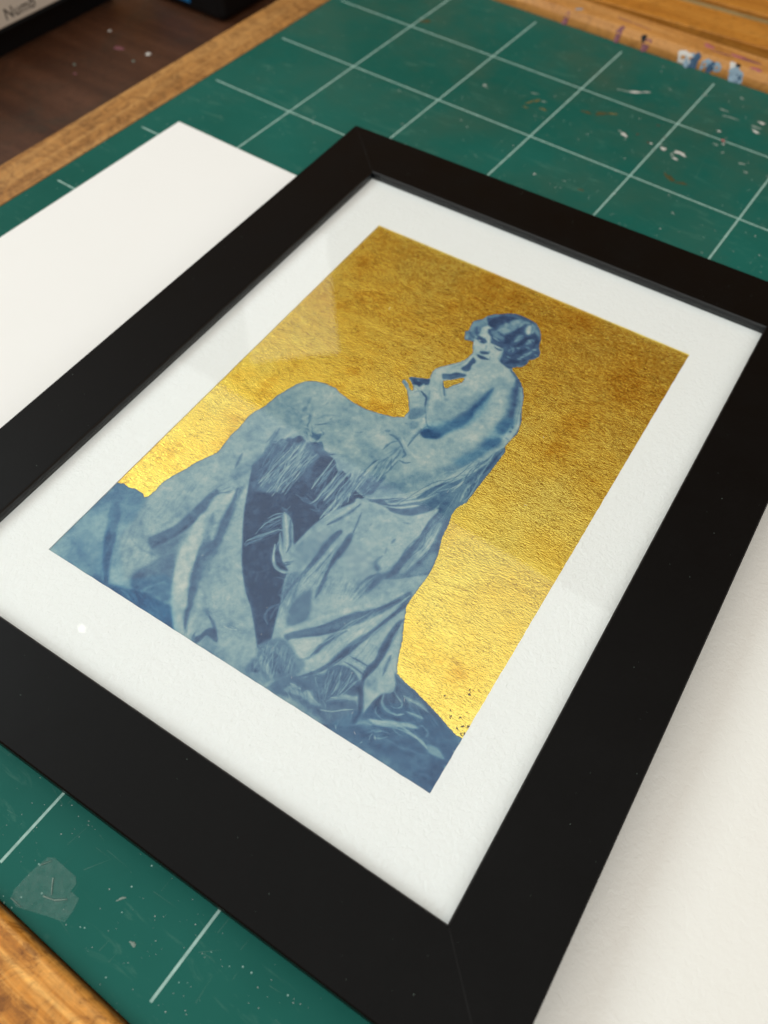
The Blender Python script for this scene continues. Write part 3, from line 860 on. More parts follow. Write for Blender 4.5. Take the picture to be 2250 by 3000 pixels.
S 40 36 80 634 1041 654 1005 671 986 693 974
P 14 42 80 678 976 698 977 718 974 703 950 685 938 665 953
S 82 46 70 652 1006 658 983 658 958
S 40 28 80 671 986 666 970 664 931
P 80 21 100 580 1503 597 1524 632 1490 657 1436 684 1424 719 1422 728 1380 728 1358 700 1355 677 1337 659 1328 640 1340 617 1380 609 1405 599 1430 607 1451
P 88 44 60 605 1478 615 1491 632 1483 645 1447 631 1438 612 1445
P 76 65 50 613 1401 628 1405 660 1408 684 1417 699 1388 672 1361 641 1350
P 84 51 60 683 1380 708 1403 725 1371 703 1357
S 88 52 60 647 1443 663 1410 668 1385
P 84 43 50 621 1394 641 1395 648 1375 634 1366
S 18 65 95 610 1430 624 1427 638 1424 647 1424
P 22 30 85 610 1418 621 1425 640 1429 652 1421 647 1408 631 1407
S 84 26 90 623 1414 633 1415
S 20 21 95 633 1418 643 1415
S 44 26 70 628 1405 639 1407
S 30 26 80 611 1413 618 1414
S 16 74 90 666 1430 680 1433 697 1432 711 1429
S 30 43 85 684 1417 698 1414 713 1418
S 78 39 90 690 1417 698 1419
S 44 30 80 678 1420 696 1410 709 1409
S 20 64 90 658 1365 668 1369 680 1375
P 26 25 80 652 1369 664 1377 679 1384 685 1376 677 1367 662 1361
S 52 43 60 675 1390 685 1384
P 16 17 100 650 1350 662 1353 676 1354 692 1353 699 1352 689 1345 674 1339 661 1342
S 12 17 90 652 1349 669 1348 696 1351
S 60 34 60 674 1329 690 1337
P 24 26 100 593 1531 609 1558 647 1588 697 1606 730 1602 761 1590 789 1561 807 1523 816 1492 830 1473 831 1450 812 1423 815 1401 807 1378 791 1370 776 1351 755 1353 732 1364 724 1389 717 1417 706 1423 680 1424 662 1427 655 1448 634 1462 626 1479 636 1492 610 1500
P 50 22 100 565 1423 572 1437 562 1485 577 1505 595 1520 614 1493 603 1477 606 1456 613 1432 604 1421 612 1395 598 1395 584 1389
P 58 67 60 565 1477 581 1498 596 1482 591 1456 580 1442
S 18 133 85 588 1466 595 1453 603 1435
S 60 44 60 585 1510 606 1507 610 1491
S 34 57 80 590 1405 597 1400
S 64 48 70 578 1410 586 1400
S 40 39 70 571 1424 581 1428 589 1417
S 62 35 60 592 1419 603 1407
P 10 58 90 611 1510 618 1541 636 1566 663 1577 682 1580 674 1555 660 1533 646 1511 630 1494
S 60 68 70 596 1530 613 1551 630 1566
S 50 36 60 640 1572 668 1587 695 1589
P 56 76 85 651 1518 673 1542 682 1573 710 1589 708 1555 706 1526 700 1506 685 1486 662 1490
P 66 58 70 672 1560 699 1581 698 1558 683 1545
P 72 53 80 659 1536 670 1543 679 1530 672 1519
P 66 66 70 653 1500 672 1519 689 1511 686 1493
P 56 53 80 639 1481 656 1486 675 1473 698 1470 687 1459 662 1458 647 1467
S 66 52 70 659 1456 675 1449 687 1447
S 70 30 80 661 1452 678 1451
S 52 35 70 664 1479 686 1471 702 1473
S 48 43 70 652 1446 671 1433 685 1439
S 14 132 90 715 1528 713 1496 700 1477
S 10 109 90 705 1500 715 1469 707 1451
P 12 66 85 708 1523 719 1562 730 1582 731 1551 729 1531 716 1475 705 1456 690 1484
S 64 89 80 712 1548 716 1577 735 1586
S 58 88 75 731 1479 733 1502 742 1517
P 84 53 90 734 1557 741 1580 755 1557 759 1532 745 1532
S 66 67 80 742 1587 758 1572 764 1544
P 50 66 70 749 1586 777 1572 798 1542 780 1549 761 1558
S 12 131 90 782 1537 766 1524 757 1496 748 1472
S 10 87 80 785 1539 796 1516 797 1494
S 60 87 70 770 1486 777 1506
S 62 52 70 767 1509 783 1501
S 50 52 60 774 1470 785 1481
S 56 43 70 747 1455 762 1453
S 56 56 70 738 1432 743 1447
S 54 43 60 736 1421 733 1437
S 70 56 80 801 1473 811 1482
S 60 51 80 793 1434 801 1454
S 68 47 80 781 1417 791 1430
S 66 42 70 775 1408 787 1412
S 60 42 70 742 1397 754 1397
S 50 34 60 743 1383 753 1387
S 56 33 70 788 1380 799 1378
S 52 29 60 811 1425 823 1439
S 8 106 80 752 1366 769 1388 789 1396
S 8 108 80 760 1425 778 1455 781 1469
S 10 107 70 815 1458 827 1471
S 10 64 70 795 1405 804 1423
S 14 42 80 726 1408 732 1388
S 40 44 60 786 1559 802 1526
P 76 25 90 700 1348 719 1359 735 1360 755 1353 778 1347 775 1322 745 1302 690 1322
P 44 32 100 746 641 715 692 758 731 793 783 824 833 849 901 866 954 901 1008 915 1032 928 1029 928 979 925 909 923 842 919 796 905 762 904 734 915 699 920 648 939 597 951 553 953 524 854 439 854 510 863 618 856 685 848 743 821 683 786 660
P 76 33 90 713 694 758 731 793 783 820 830 847 896 864 949 885 1017 902 1056 909 1037 902 1001 894 972 883 934 875 892 859 863 840 836 817 806 796 763 785 723 724 677
S 80 39 60 721 696 762 733 797 781 827 838 849 901 869 960
N 40 73 60 852 892 879 947 896 985 893 948 878 901 866 871
S 74 44 85 903 1005 900 957 889 923 875 876 873 838 867 809 860 772 856 730
S 74 43 85 871 841 854 811 833 787 823 755 811 737
S 70 39 85 903 1005 905 964 908 921 906 882 905 852
S 76 54 85 901 860 896 839 899 812 903 786
S 72 27 85 905 904 913 879 915 844 917 816 911 791
S 70 27 80 905 863 912 860
S 32 39 80 898 907 905 878
S 22 74 90 920 1028 916 991 914 951 911 915
S 22 60 85 906 867 903 836 908 868 913 807
S 30 72 80 873 879 857 836 834 817 813 792
S 34 54 80 802 763 792 735 788 718
S 30 61 85 900 930 894 893 885 853
S 32 43 80 815 779 809 760 846 795
S 24 27 80 758 706 743 689 728 675
S 78 38 80 754 714 764 706 777 718
S 78 65 90 732 664 756 686 786 713 811 737 825 763
S 34 59 80 741 663 767 687 797 713
S 78 53 90 738 654 769 674 792 692 806 707
P 30 64 85 742 649 774 666 802 695 823 727 846 756 850 730 831 704 813 678 781 660
S 54 54 60 835 774 820 742 797 713
P 36 54 70 836 793 873 809 881 829 897 796 898 765 883 731 865 733 857 738
N 50 80 70 866 761 884 788 887 804 898 765 889 741 892 715 882 695 869 707
P 72 36 90 848 743 860 733 859 704 860 674 866 636 863 614 862 583 860 546 854 510 848 467 771 588 786 660 821 683 838 712
S 78 58 70 853 735 856 691 859 652 862 610
P 26 51 90 860 733 872 730 870 687 870 653 869 612 873 561 875 503 873 471 855 446 854 510 860 562 863 608 861 654 855 702
S 34 76 80 868 641 875 598 876 550 877 495
P 60 35 85 881 667 892 691 903 677 905 655 909 620 909 587 905 549 896 504 888 481 877 486 879 542 880 595 880 635
S 78 51 80 899 665 902 626 903 597 899 548 893 509
S 38 31 70 886 677 887 643 890 618
S 40 35 70 895 605 898 577
S 50 31 60 886 711 892 687
P 24 56 85 901 700 915 699 920 648 939 597 951 553 953 524 939 514 923 587 911 645 902 680
P 56 60 80 901 540 915 581 935 594 945 568 948 525 912 496 896 504
S 30 101 80 913 613 913 567 906 524 900 488
S 80 25 70 905 588 904 558
P 74 31 95 663 624 691 643 718 646 744 642 778 647 815 667 852 719 866 724 859 678 856 635 858 596 702 495 685 538 665 594
P 78 130 50 693 560 738 606 804 615 815 574 719 512
P 30 26 90 656 638 677 647 701 664 728 663 754 662 792 680 814 705 830 736 848 755 852 719 813 669 777 649 745 646 717 649 686 643 663 632
S 78 27 90 649 644 669 650 684 659
S 76 54 85 688 662 713 682 733 706 750 716
S 30 38 85 672 646 702 662 727 684 752 704
S 74 54 85 726 662 755 680 778 703 802 725
S 76 43 85 719 650 740 657 765 669 786 690 807 707
S 36 32 80 731 654 754 673 773 688
P 52 137 60 673 685 678 724 736 748 740 714 691 671 673 663
P 78 37 90 636 628 660 633 658 604 651 571 637 531 620 496 608 454 606 433 588 421 594 458 611 517 627 562 641 603
S 34 58 90 659 629 656 599 650 563 636 533 619 502
S 60 79 50 682 594 691 555 696 525
S 44 37 80 682 591 686 566 693 543
S 54 26 60 705 595 714 590
S 44 36 70 813 573 810 565
S 56 36 50 722 565 728 572
S 58 52 40 798 628 820 625
P 68 43 95 575 387 592 465 611 507 636 549 653 639 689 636 781 639 825 624 854 576 855 486 844 448 825 373 822 329 794 296 752 239 715 171 711 158 689 173 680 204 662 229 645 272 641 316 640 347 618 318 579 332 577 355
P 74 162 60 691 538 728 631 825 624 854 543 812 499 740 502
S 78 79 80 606 465 623 515 645 563 653 612
S 32 79 85 658 616 649 575 635 540 617 502
P 34 43 85 658 507 669 502 665 453 664 403 663 354 665 312 655 267 655 233 643 274 648 325 648 376 649 426 649 468
S 30 127 80 657 498 652 453 653 409 654 357
P 30 43 85 686 508 698 517 710 478 707 423 707 383 718 346 724 312 727 279 713 324 697 376 690 428 690 470
S 24 113 70 697 503 702 452 700 403 709 364
S 36 52 80 677 593 687 556 696 519
S 40 43 80 682 440 682 399 677 355 670 315
S 36 91 70 718 351 721 321 724 288
S 78 62 70 677 453 673 401 671 363 663 315 654 259
S 70 30 80 639 359 641 316 644 283 646 246
S 70 30 80 633 327 640 288
N 34 127 90 591 456 628 488 649 468 648 417 655 386 637 361 601 371 584 384 587 411
N 44 125 70 700 476 739 493 791 477 825 467 833 433 818 403 795 408 764 412 733 416
N 26 119 90 677 266 697 306 724 277 739 242 745 209 713 173 685 207 681 242
P 30 71 60 684 255 701 301 731 259 746 217 713 177 688 212
P 30 62 80 808 505 808 472 825 467 830 439 820 389 819 335 830 354 848 411 858 481 872 546 858 570 854 498 841 454 823 450 801 468
S 44 63 60 810 502 800 463
S 30 79 70 826 440 808 397 807 358
S 40 64 80 810 568 808 550
S 46 44 60 805 532 811 511
S 46 46 60 723 566 724 576
S 44 46 60 800 630 817 636
F 54 30 60 7 2 758 396 802 397 789 304 818 331
S 70 42 60 829 418 825 362 819 324
P 52 32 90 483 467 507 465 532 447 563 404 578 388 577 355 565 356 532 401 502 436
S 74 65 85 486 469 510 446 536 411 562 370
S 32 45 80 514 456 540 422 564 388
S 68 32 80 530 450 555 415 575 387
S 66 44 85 516 407 540 380 554 356 580 341
S 60 43 85 531 383 541 348 559 319 583 302 613 306 633 327 643 353
S 70 37 85 529 365 557 318 580 301 608 303
S 66 32 80 519 413 505 408 493 388 477 361 456 334 455 317
S 60 22 80 489 454 471 433 462 406 460 379 461 363
S 58 23 80 491 467 473 456 459 429
S 54 23 80 491 442 480 426 462 410
S 56 19 80 486 358 474 346 461 338
S 56 16 70 479 478 487 483 488 497
S 44 44 60 459 316 468 334
S 78 62 85 593 353 616 360 616 340 608 331
P 74 43 80 594 342 617 369 621 343 612 326
S 22 50 80 588 330 601 342 608 351
F 40 19 60 7 2 510 446 577 339 527 453 578 388
S 36 24 70 531 257 548 268 561 288 565 303
S 40 24 70 589 271 599 281 610 285 624 286
S 30 30 60 586 184 598 211 609 234
S 26 30 60 549 210 580 207
S 34 24 60 630 243 630 263 638 276
S 60 24 70 634 238 648 243 648 267
S 42 59 70 654 217 640 193 643 165 665 150
S 34 47 70 657 226 655 191 662 163
P 62 40 85 660 213 668 226 678 202 681 175 697 149 718 144 721 121 705 111 686 149 673 177
S 76 41 70 667 218 676 190 686 163
S 64 40 70 695 184 699 150 704 125
S 30 33 60 541 522 563 528 583 541
F 40 20 60 8 3 489 537 531 542 571 559 504 538 549 536 584 498
P 70 40 95 713 155 744 211 772 248 801 285 830 319 863 366 876 398 948 444 950 408 971 347 1013 253 1029 228 1048 187 1030 155 1022 91 960 117 906 150 871 130 817 109 780 96 742 120
P 78 58 70 715 156 734 187 758 220 774 245 775 224 747 188 726 156
P 78 119 60 812 289 883 387 907 403 875 348 831 286
P 34 35 95 721 149 749 185 781 217 803 242 821 276 861 317 897 366 935 444 950 419 925 373 904 333 877 293 848 256 824 223 795 197 763 165 742 148 738 139
S 24 88 80 782 214 817 262 844 302 889 346 925 406
S 24 69 80 759 170 795 197 822 225 852 259
S 74 70 85 942 433 924 376 895 316 872 275 841 237
P 78 56 80 751 144 786 180 820 209 828 197 815 167 807 141 804 118 775 120
P 34 39 90 827 218 862 265 847 238 842 206 827 179 825 153 819 134 792 107 820 142 815 167 824 194
S 26 85 80 855 250 835 216 825 187 820 160 815 139
P 78 56 80 812 116 823 137 842 177 860 218 880 263 897 288 888 250 875 206 864 164 842 129
P 28 34 95 941 402 955 411 936 346 923 294 908 245 897 192 886 150 869 119 847 94 829 73 819 69 842 101 862 138 871 182 882 225 906 279 923 334
S 22 86 80 934 360 919 295 901 240 887 193 874 149
S 76 44 80 897 192 885 153 869 119 849 92 823 68
S 60 28 60 887 178 874 139
P 76 57 80 908 206 918 251 938 300 949 336 960 307 956 272 966 236 964 200 925 199
P 28 33 90 969 367 967 344 970 302 977 265 980 224 977 188 973 155 1007 94 1011 65 989 102 970 136 956 182 963 221 956 258 952 299 956 345
S 22 84 80 966 340 967 286 974 234 970 190 967 155
P 80 55 70 974 327 1000 279 1023 232 1044 184 1027 160 1003 178 995 221 981 274
S 38 72 85 993 254 998 226 1005 196
S 50 69 60 969 324 976 292
P 74 54 90 986 150 1005 196 1033 177 1027 150 1026 113 1013 85 1001 123
S 84 37 70 1021 136 1019 109 1017 84
P 44 65 60 979 156 995 176 1014 151 993 145
S 34 44 85 904 193 934 195 961 195
S 76 50 85 908 185 932 183 958 183
S 34 44 85 898 172 927 173 954 170 968 169
S 70 55 80 917 163 937 162 964 156
P 24 32 80 892 157 929 164 966 147 981 130 974 106 943 96 923 60 908 63 874 122
S 68 38 80 906 146 915 128 921 105 922 79
S 66 32 80 932 159 939 130 939 106 935 84
S 60 32 80 956 148 952 125 947 95
S 60 27 70 942 159 944 133
S 76 38 80 918 113 921 95 922 79
S 56 27 70 894 135 900 102 902 86
S 48 27 60 871 120 888 87 903 60
P 24 54 80 822 65 872 114 910 65 916 46 871 60 846 50
S 50 27 70 859 95 884 74 906 52
S 44 21 70 868 111 890 79 913 60
S 50 21 60 849 82 855 56
F 50 16 50 10 2 824 62 876 109 849 45 914 54
P 44 56 90 680 80 690 108 702 123 728 139 760 132 783 119 817 109 817 72 795 47 770 28 756 2 703 2 690 31 694 61
P 68 44 80 700 58 714 81 736 60 761 39 764 27 743 37 715 47
P 60 43 80 710 10 729 29 752 16 752 -1
S 26 72 80 699 37 712 25 725 26
P 24 39 80 722 79 730 91 748 93 742 78 772 70 784 57 765 52 741 57
S 64 22 80 703 95 715 106 732 106 747 95 773 91
S 66 28 80 716 86 722 97 739 97
S 60 22 80 681 88 700 86 712 87 699 100
S 58 22 70 740 77 760 69 782 56
S 60 22 70 747 95 766 97 791 89
F 58 19 60 12 2 686 77 722 128 706 41 762 29
F 30 19 60 8 2 694 75 749 110 748 48 793 77
F 56 14 50 12 2 717 104 783 119 770 82 818 107
P 28 64 80 773 23 817 72 849 72 911 59 987 101 1023 60 971 8 905 13 856 17 817 8 782 2
S 72 59 80 815 47 831 47 847 48
P 64 43 80 809 20 823 45 852 41 867 57 896 43 917 40 892 30 871 33 842 28
S 74 37 80 862 54 881 46 904 41
P 66 32 80 821 8 846 14 861 10 870 7 840 4
S 58 32 70 861 20 875 36 892 30
S 76 31 90 921 30 948 42 970 61 991 76
S 64 26 80 927 72 943 86 965 91 981 101 993 92 1002 78 1003 63
S 70 32 80 925 71 940 81
S 60 21 80 928 43 922 56 928 70
S 50 26 70 900 19 930 13 947 11
S 54 21 60 942 59 943 44 956 17
S 60 42 60 896 20 906 10
S 46 37 60 992 75 998 50
P 12 53 80 961 131 977 135 1000 110 1013 85 1014 60 1010 39 1003 72 991 104
P 26 46 95 1027 218 1041 212 1073 206 1100 203 1141 192 1191 176 1246 158 1268 161 1270 62 1267 1 955 -6 1018 42 1018 84 1026 141 1053 176
P 20 67 60 1017 44 1075 38 1187 29 1250 96 1258 61 1246 15 1090 15 1006 20
S 40 94 60 1074 192 1113 185 1144 179
S 68 70 85 1081 176 1103 176 1128 178 1156 173
S 44 55 60 1158 174 1179 165 1195 156
S 66 60 80 1108 145 1130 148 1154 152
S 72 28 60 1115 146 1148 154
S 56 47 80 1036 159 1039 138 1055 125 1076 122 1093 124 1108 136
S 72 37 80 1074 120 1093 125 1105 136
S 66 33 80 1054 174 1071 164 1086 159 1090 147 1080 138 1065 135
S 62 28 80 1065 166 1078 163
S 46 33 70 1048 149 1061 141 1074 143
S 14 47 80 1053 167 1066 155 1067 144
S 12 94 80 1032 144 1034 123 1047 108 1070 106
S 58 28 80 1037 114 1043 100 1061 95 1076 96
S 22 69 80 1079 109 1107 116 1130 131
P 78 32 90 1037 77 1061 86 1087 104 1109 112 1130 122 1157 126 1147 116 1125 108 1101 90 1076 79 1054 71
S 84 32 60 1062 84 1082 95 1104 103
S 62 92 80 1021 50 1032 63 1052 67
S 66 32 80 1101 90 1126 98 1149 99 1172 100
S 76 45 85 1138 100 1158 102 1180 100 1200 93
P 64 40 85 1192 94 1213 107 1231 103 1252 92 1230 86 1213 85
S 54 45 70 1054 46 1074 65 1101 73
S 70 27 70 1069 56 1083 68
S 62 31 80 1075 43 1091 51 1102 63
S 56 41 70 1165 134 1183 126 1183 113
S 60 46 60 1153 129 1164 136
S 36 66 60 1175 48 1205 41 1226 49
S 36 65 60 1214 26 1235 34 1250 31
S 34 68 60 1228 135 1245 141
S 32 134 50 1019 1 1098 4 1161 12
S 14 112 50 1126 43 1126 17
S 50 18 60 1231 165 1260 161
S 90 31 95 1258 121 1264 121
S 88 27 95 1261 146 1266 146
S 88 31 90 1262 139 1265 140
P 96 8 100 1259 78 1270 80 1268 65
S 90 26 90 1262 93 1266 101
S 80 11 80 1068 33 1065 42 1066 48
S 80 9 80 976 18 982 11
S 80 9 80 1054 13 1056 18
S 84 9 80 1074 48 1080 41
P 60 178 60 195 785 265 814 325 795 365 757 322 737 270 719 251 667 246 623 204 635
P 52 115 50 300 620 281 678 287 722 313 731 310 665 320 610 312 570 294 577
P 50 112 60 263 519 281 577 287 619 311 604 309 549 298 498 269 471
S 40 76 80 283 719 290 684 293 654
S 30 114 70 306 671 313 628 313 586 311 551
S 78 40 60 309 692 308 668 300 662
F 62 33 60 10 3 302 676 345 704 393 708 332 527 380 514 423 513
F 24 28 60 12 3 323 674 378 686 435 684 346 521 392 514 435 514
F 80 22 80 10 3 362 707 392 719 442 701 383 509 415 508 445 517
S 56 87 50 328 781 361 754 383 713 389 678
S 76 57 70 384 729 392 687 389 643
S 38 45 80 420 706 422 676 424 643
S 36 53 80 346 793 353 773 374 762 404 750
S 80 47 70 340 769 362 770 384 753
S 42 41 70 396 785 412 779 419 752 418 735
S 78 52 70 416 774 417 751 412 739
S 50 78 50 360 818 374 844 401 861
S 52 61 50 290 886 299 854 305 823
S 52 48 50 308 801 287 812 267 812 241 811
S 52 47 50 327 756 324 778 312 795
F 56 36 45 8 3 235 820 279 840 324 870 319 775 333 792 350 796
F 54 29 40 8 3 373 818 404 847 457 882 413 788 453 822 487 836
P 58 89 50 398 827 465 879 480 856 427 813
P 60 145 50 484 840 535 838 597 808 586 778 539 785
P 56 117 50 554 886 578 906 611 903 652 875 664 836 637 841 604 875
S 36 58 80 588 890 605 892 629 883 651 866
S 40 58 75 625 880 613 870 606 852 603 827
S 44 57 70 642 868 639 839 634 816 628 793
S 42 57 70 651 858 654 829 650 796 649 769
S 38 63 80 657 862 672 848 670 832
S 84 51 70 653 883 672 868 693 862 704 854
S 36 45 80 672 818 689 820 702 832
F 76 28 70 7 3 612 794 634 816 655 846 622 659 650 670 659 712
F 36 25 70 8 3 616 789 633 808 658 832 623 667 654 673 662 707
F 78 38 80 6 3 565 718 591 743 607 783 601 532 617 552 616 641
F 30 33 75 7 3 572 707 599 721 607 745 601 541 609 572 616 633
F 52 24 60 12 3 498 713 548 707 603 698 512 566 560 532 605 527
F 58 21 60 8 3 553 691 582 692 613 682 559 567 600 551 606 577
S 42 138 50 670 690 695 721 733 753
S 30 52 80 662 964 661 936 660 911 661 880
S 52 59 60 657 902 656 929 658 966
P 60 212 60 657 1116 710 1099 722 1057 700 1010 678 996 649 1034 651 1078
P 58 155 60 696 1124 727 1178 748 1218 763 1237 760 1174 745 1113 724 1075
P 84 161 50 680 1298 709 1326 742 1311 737 1273 709 1245
P 62 126 60 756 1285 788 1306 821 1301 833 1273 799 1261 770 1259
P 50 153 60 819 1282 839 1278 865 1217 878 1168 878 1134 859 1147 847 1205
S 24 155 75 821 1319 839 1278 858 1230 871 1188 880 1148
P 30 150 80 852 1126 866 1168 880 1169 900 1149 895 1113 887 1083 862 1091
P 30 146 75 851 1028 874 1063 898 1067 901 1033 880 1008 855 1000
P 46 200 60 810 923 840 974 873 1011 877 971 849 895 824 857 800 849
P 84 146 50 777 980 812 1035 841 1037 814 988 773 946
P 82 122 50 808 1197 825 1234 849 1190 839 1150 814 1142
P 20 181 60 710 1025 730 1063 748 1107 755 1128 762 1083 749 1030 723 1001
P 12 118 80 680 972 704 988 729 981 721 959 698 952
S 30 89 70 675 985 705 985 729 1013
P 52 123 50 633 1083 660 1100 679 1079 656 1064
S 60 81 60 608 1179 628 1139 656 1106
S 56 92 60 602 1118 618 1073 641 1029
P 54 73 60 572 1026 600 1037 626 1049 642 1022 630 994 605 980
S 56 48 60 551 1064 571 1038 588 1016
S 44 33 70 559 1079 566 1093 576 1101
S 56 33 60 546 1107 559 1105 571 1097
S 84 37 70 579 1134 573 1119 582 1110
S 84 37 60 551 1105 565 1098
S 24 48 85 579 1102 598 1094 608 1085 621 1058
S 44 49 70 613 1187 628 1161 647 1131
S 34 65 70 648 1232 627 1208 609 1201
S 56 58 60 639 1308 626 1277 612 1254
S 52 47 60 637 1320 632 1300
P 44 71 60 677 995 705 1009 734 1022 733 992 709 977 684 976
S 20 87 80 608 1429 624 1427 644 1425
S 12 48 90 630 1413 644 1413
S 88 26 80 623 1414 631 1414
S 26 65 80 664 1432 678 1435 707 1429
S 14 43 85 686 1413 705 1409 715 1416
S 84 34 90 689 1418 696 1419
S 52 65 60 657 1406 665 1386
S 60 86 50 621 1382 638 1356 654 1349
S 22 43 90 654 1367 668 1370 681 1376
S 60 51 60 693 1369 700 1349
S 58 85 55 720 1411 721 1387 726 1366
S 48 66 70 591 1488 595 1465 610 1449
S 26 88 70 576 1433 591 1418 607 1416
S 68 43 60 575 1408 588 1397
S 66 66 60 678 1491 659 1495 653 1484
S 56 66 60 766 1565 787 1547
S 66 57 70 765 1501 778 1516 787 1510
S 62 57 60 730 1472 739 1491 748 1509
S 8 87 70 761 1492 752 1468 739 1454
S 58 51 60 727 1446 744 1441 748 1426
S 60 47 60 752 1450 761 1459
S 60 56 60 777 1472 790 1475
S 66 56 70 783 1433 796 1451 803 1465
S 62 51 60 777 1405 788 1416
S 58 47 60 739 1399 756 1398
S 52 55 60 788 1383 800 1382 809 1397
S 52 55 60 815 1458 828 1457
P 66 64 85 486 469 502 467 523 454 555 415 579 389 582 358 578 343 563 354 539 388 513 422
S 34 58 80 516 458 540 422 566 389 573 360
S 84 58 80 494 465 519 434 551 396 569 366
S 70 69 85 519 401 541 373 567 349 582 338 600 362
S 72 68 85 529 365 546 335 570 310 599 305 626 317 642 345 648 376
S 22 63 80 534 368 559 335 587 321 605 337
S 68 45 80 520 418 505 408 488 385 470 360 454 333
S 62 39 80 488 461 476 436 465 412 460 383
S 56 33 80 483 463 467 448 458 425
S 50 32 70 476 343 463 331 462 313
S 46 44 60 487 363 473 341 465 323
F 58 22 70 12 3 483 467 505 442 521 410 447 400 466 366 462 313
F 44 19 60 10 3 486 469 491 477 517 467 462 471 468 483 511 485
P 60 76 70 578 393 591 426 605 447 636 434 645 391 640 347 629 332 603 339 581 349
N 40 95 90 581 399 599 456 630 485 648 459 647 408 647 368 631 350 605 365
N 44 125 80 694 480 737 496 791 477 823 466 831 431 812 403 764 412 730 422
N 30 119 90 675 268 694 311 722 276 739 242 739 208 713 177 684 214
F 52 30 60 14 3 666 380 681 431 682 481 655 248 679 263 721 283
F 76 30 60 12 3 665 372 679 413 684 457 656 256 685 275 714 302
F 56 27 50 16 3 706 374 742 414 795 408 738 278 776 292 808 316
F 50 30 50 12 3 795 408 820 432 829 462 798 310 827 328 843 354
F 34 27 60 12 3 633 288 646 328 651 371 662 210 684 199 681 242
F 58 27 60 12 3 641 277 648 305 652 340 675 193 695 184 687 223
P 34 91 60 623 297 643 333 654 278 658 234 643 240
F 36 30 60 14 3 487 540 528 545 575 553 517 529 561 531 587 504
F 30 24 60 10 3 522 263 560 280 591 276 528 228 573 225 629 254
F 28 24 50 10 3 557 208 590 221 624 251 598 173 621 181 641 201
F 78 39 70 5 3 902 1001 896 985 890 970 854 733 789 726 729 673
F 30 27 70 6 3 910 991 899 968 886 940 861 730 804 721 740 666
F 76 25 70 5 3 888 685 899 685 905 669 880 481 896 504 901 540
F 28 31 60 6 3 883 731 864 725 868 699 871 501 867 480 879 532
F 66 24 60 9 3 899 915 887 855 883 801 920 847 911 791 888 713
F 54 34 45 12 3 905 379 927 370 960 339 808 121 874 149 960 157
F 80 34 45 10 3 880 340 910 344 957 323 783 119 845 144 951 199
F 70 22 60 14 3 680 80 719 133 790 109 710 10 765 25 804 63
F 26 22 60 14 3 688 78 730 127 793 104 723 11 770 28 799 60
F 64 24 65 16 3 875 129 906 170 963 152 905 48 924 67 941 88
F 22 24 60 10 3 878 124 912 160 967 145 913 47 930 68 947 89
F 62 21 55 14 3 809 20 850 62 914 54 854 3 900 19 932 46
F 22 21 50 10 3 806 24 847 67 911 59 846 4 897 24 929 51
F 54 21 50 10 3 896 16 938 56 1000 77 936 4 968 12 1009 44
F 60 27 50 9 3 1058 90 1084 110 1127 126 1128 82 1172 97 1216 101
F 40 31 50 8 3 1034 61 1070 46 1113 62 1169 58 1213 72 1253 82
F 56 28 50 8 3 1058 176 1095 179 1154 171 1099 137 1140 140 1194 147
F 14 32 50 8 3 1041 151 1078 145 1122 134 1086 106 1127 126 1165 134
S 80 50 70 1042 77 1070 89 1100 101 1136 104 1170 99 1201 91
S 66 51 70 1035 152 1044 129 1067 119 1096 124
F 50 71 40 8 3 22 242 93 252 134 297 154 40 216 57 236 93
F 62 63 40 8 3 12 130 37 164 87 136 48 44 106 33 149 29
F 56 53 40 10 3 145 349 177 406 204 470 157 182 197 225 224 285
F 12 35 60 10 3 261 15 301 37 350 42 325 3 384 11 437 9
F 40 29 50 10 3 254 14 297 34 341 43 316 4 370 10 419 12
F 60 47 35 12 3 389 224 429 266 488 248 551 25 616 31 689 43
T 55 96 60 -26 -20 -20 287 98 291 133 208 146 133 271 14 177 -8
T 60 89 60 228 9 287 78 350 119 443 27 475 -10 404 -12
T 60 90 60 661 993 739 1069 762 1193 772 1243 796 1130 778 1053 737 978 690 935
T 55 88 60 851 1084 868 1153 899 1156 904 1095 889 1013 843 906 813 918 855 1000
T 35 67 60 960 -9 1063 142 1266 160 1269 -1 1100 0"""
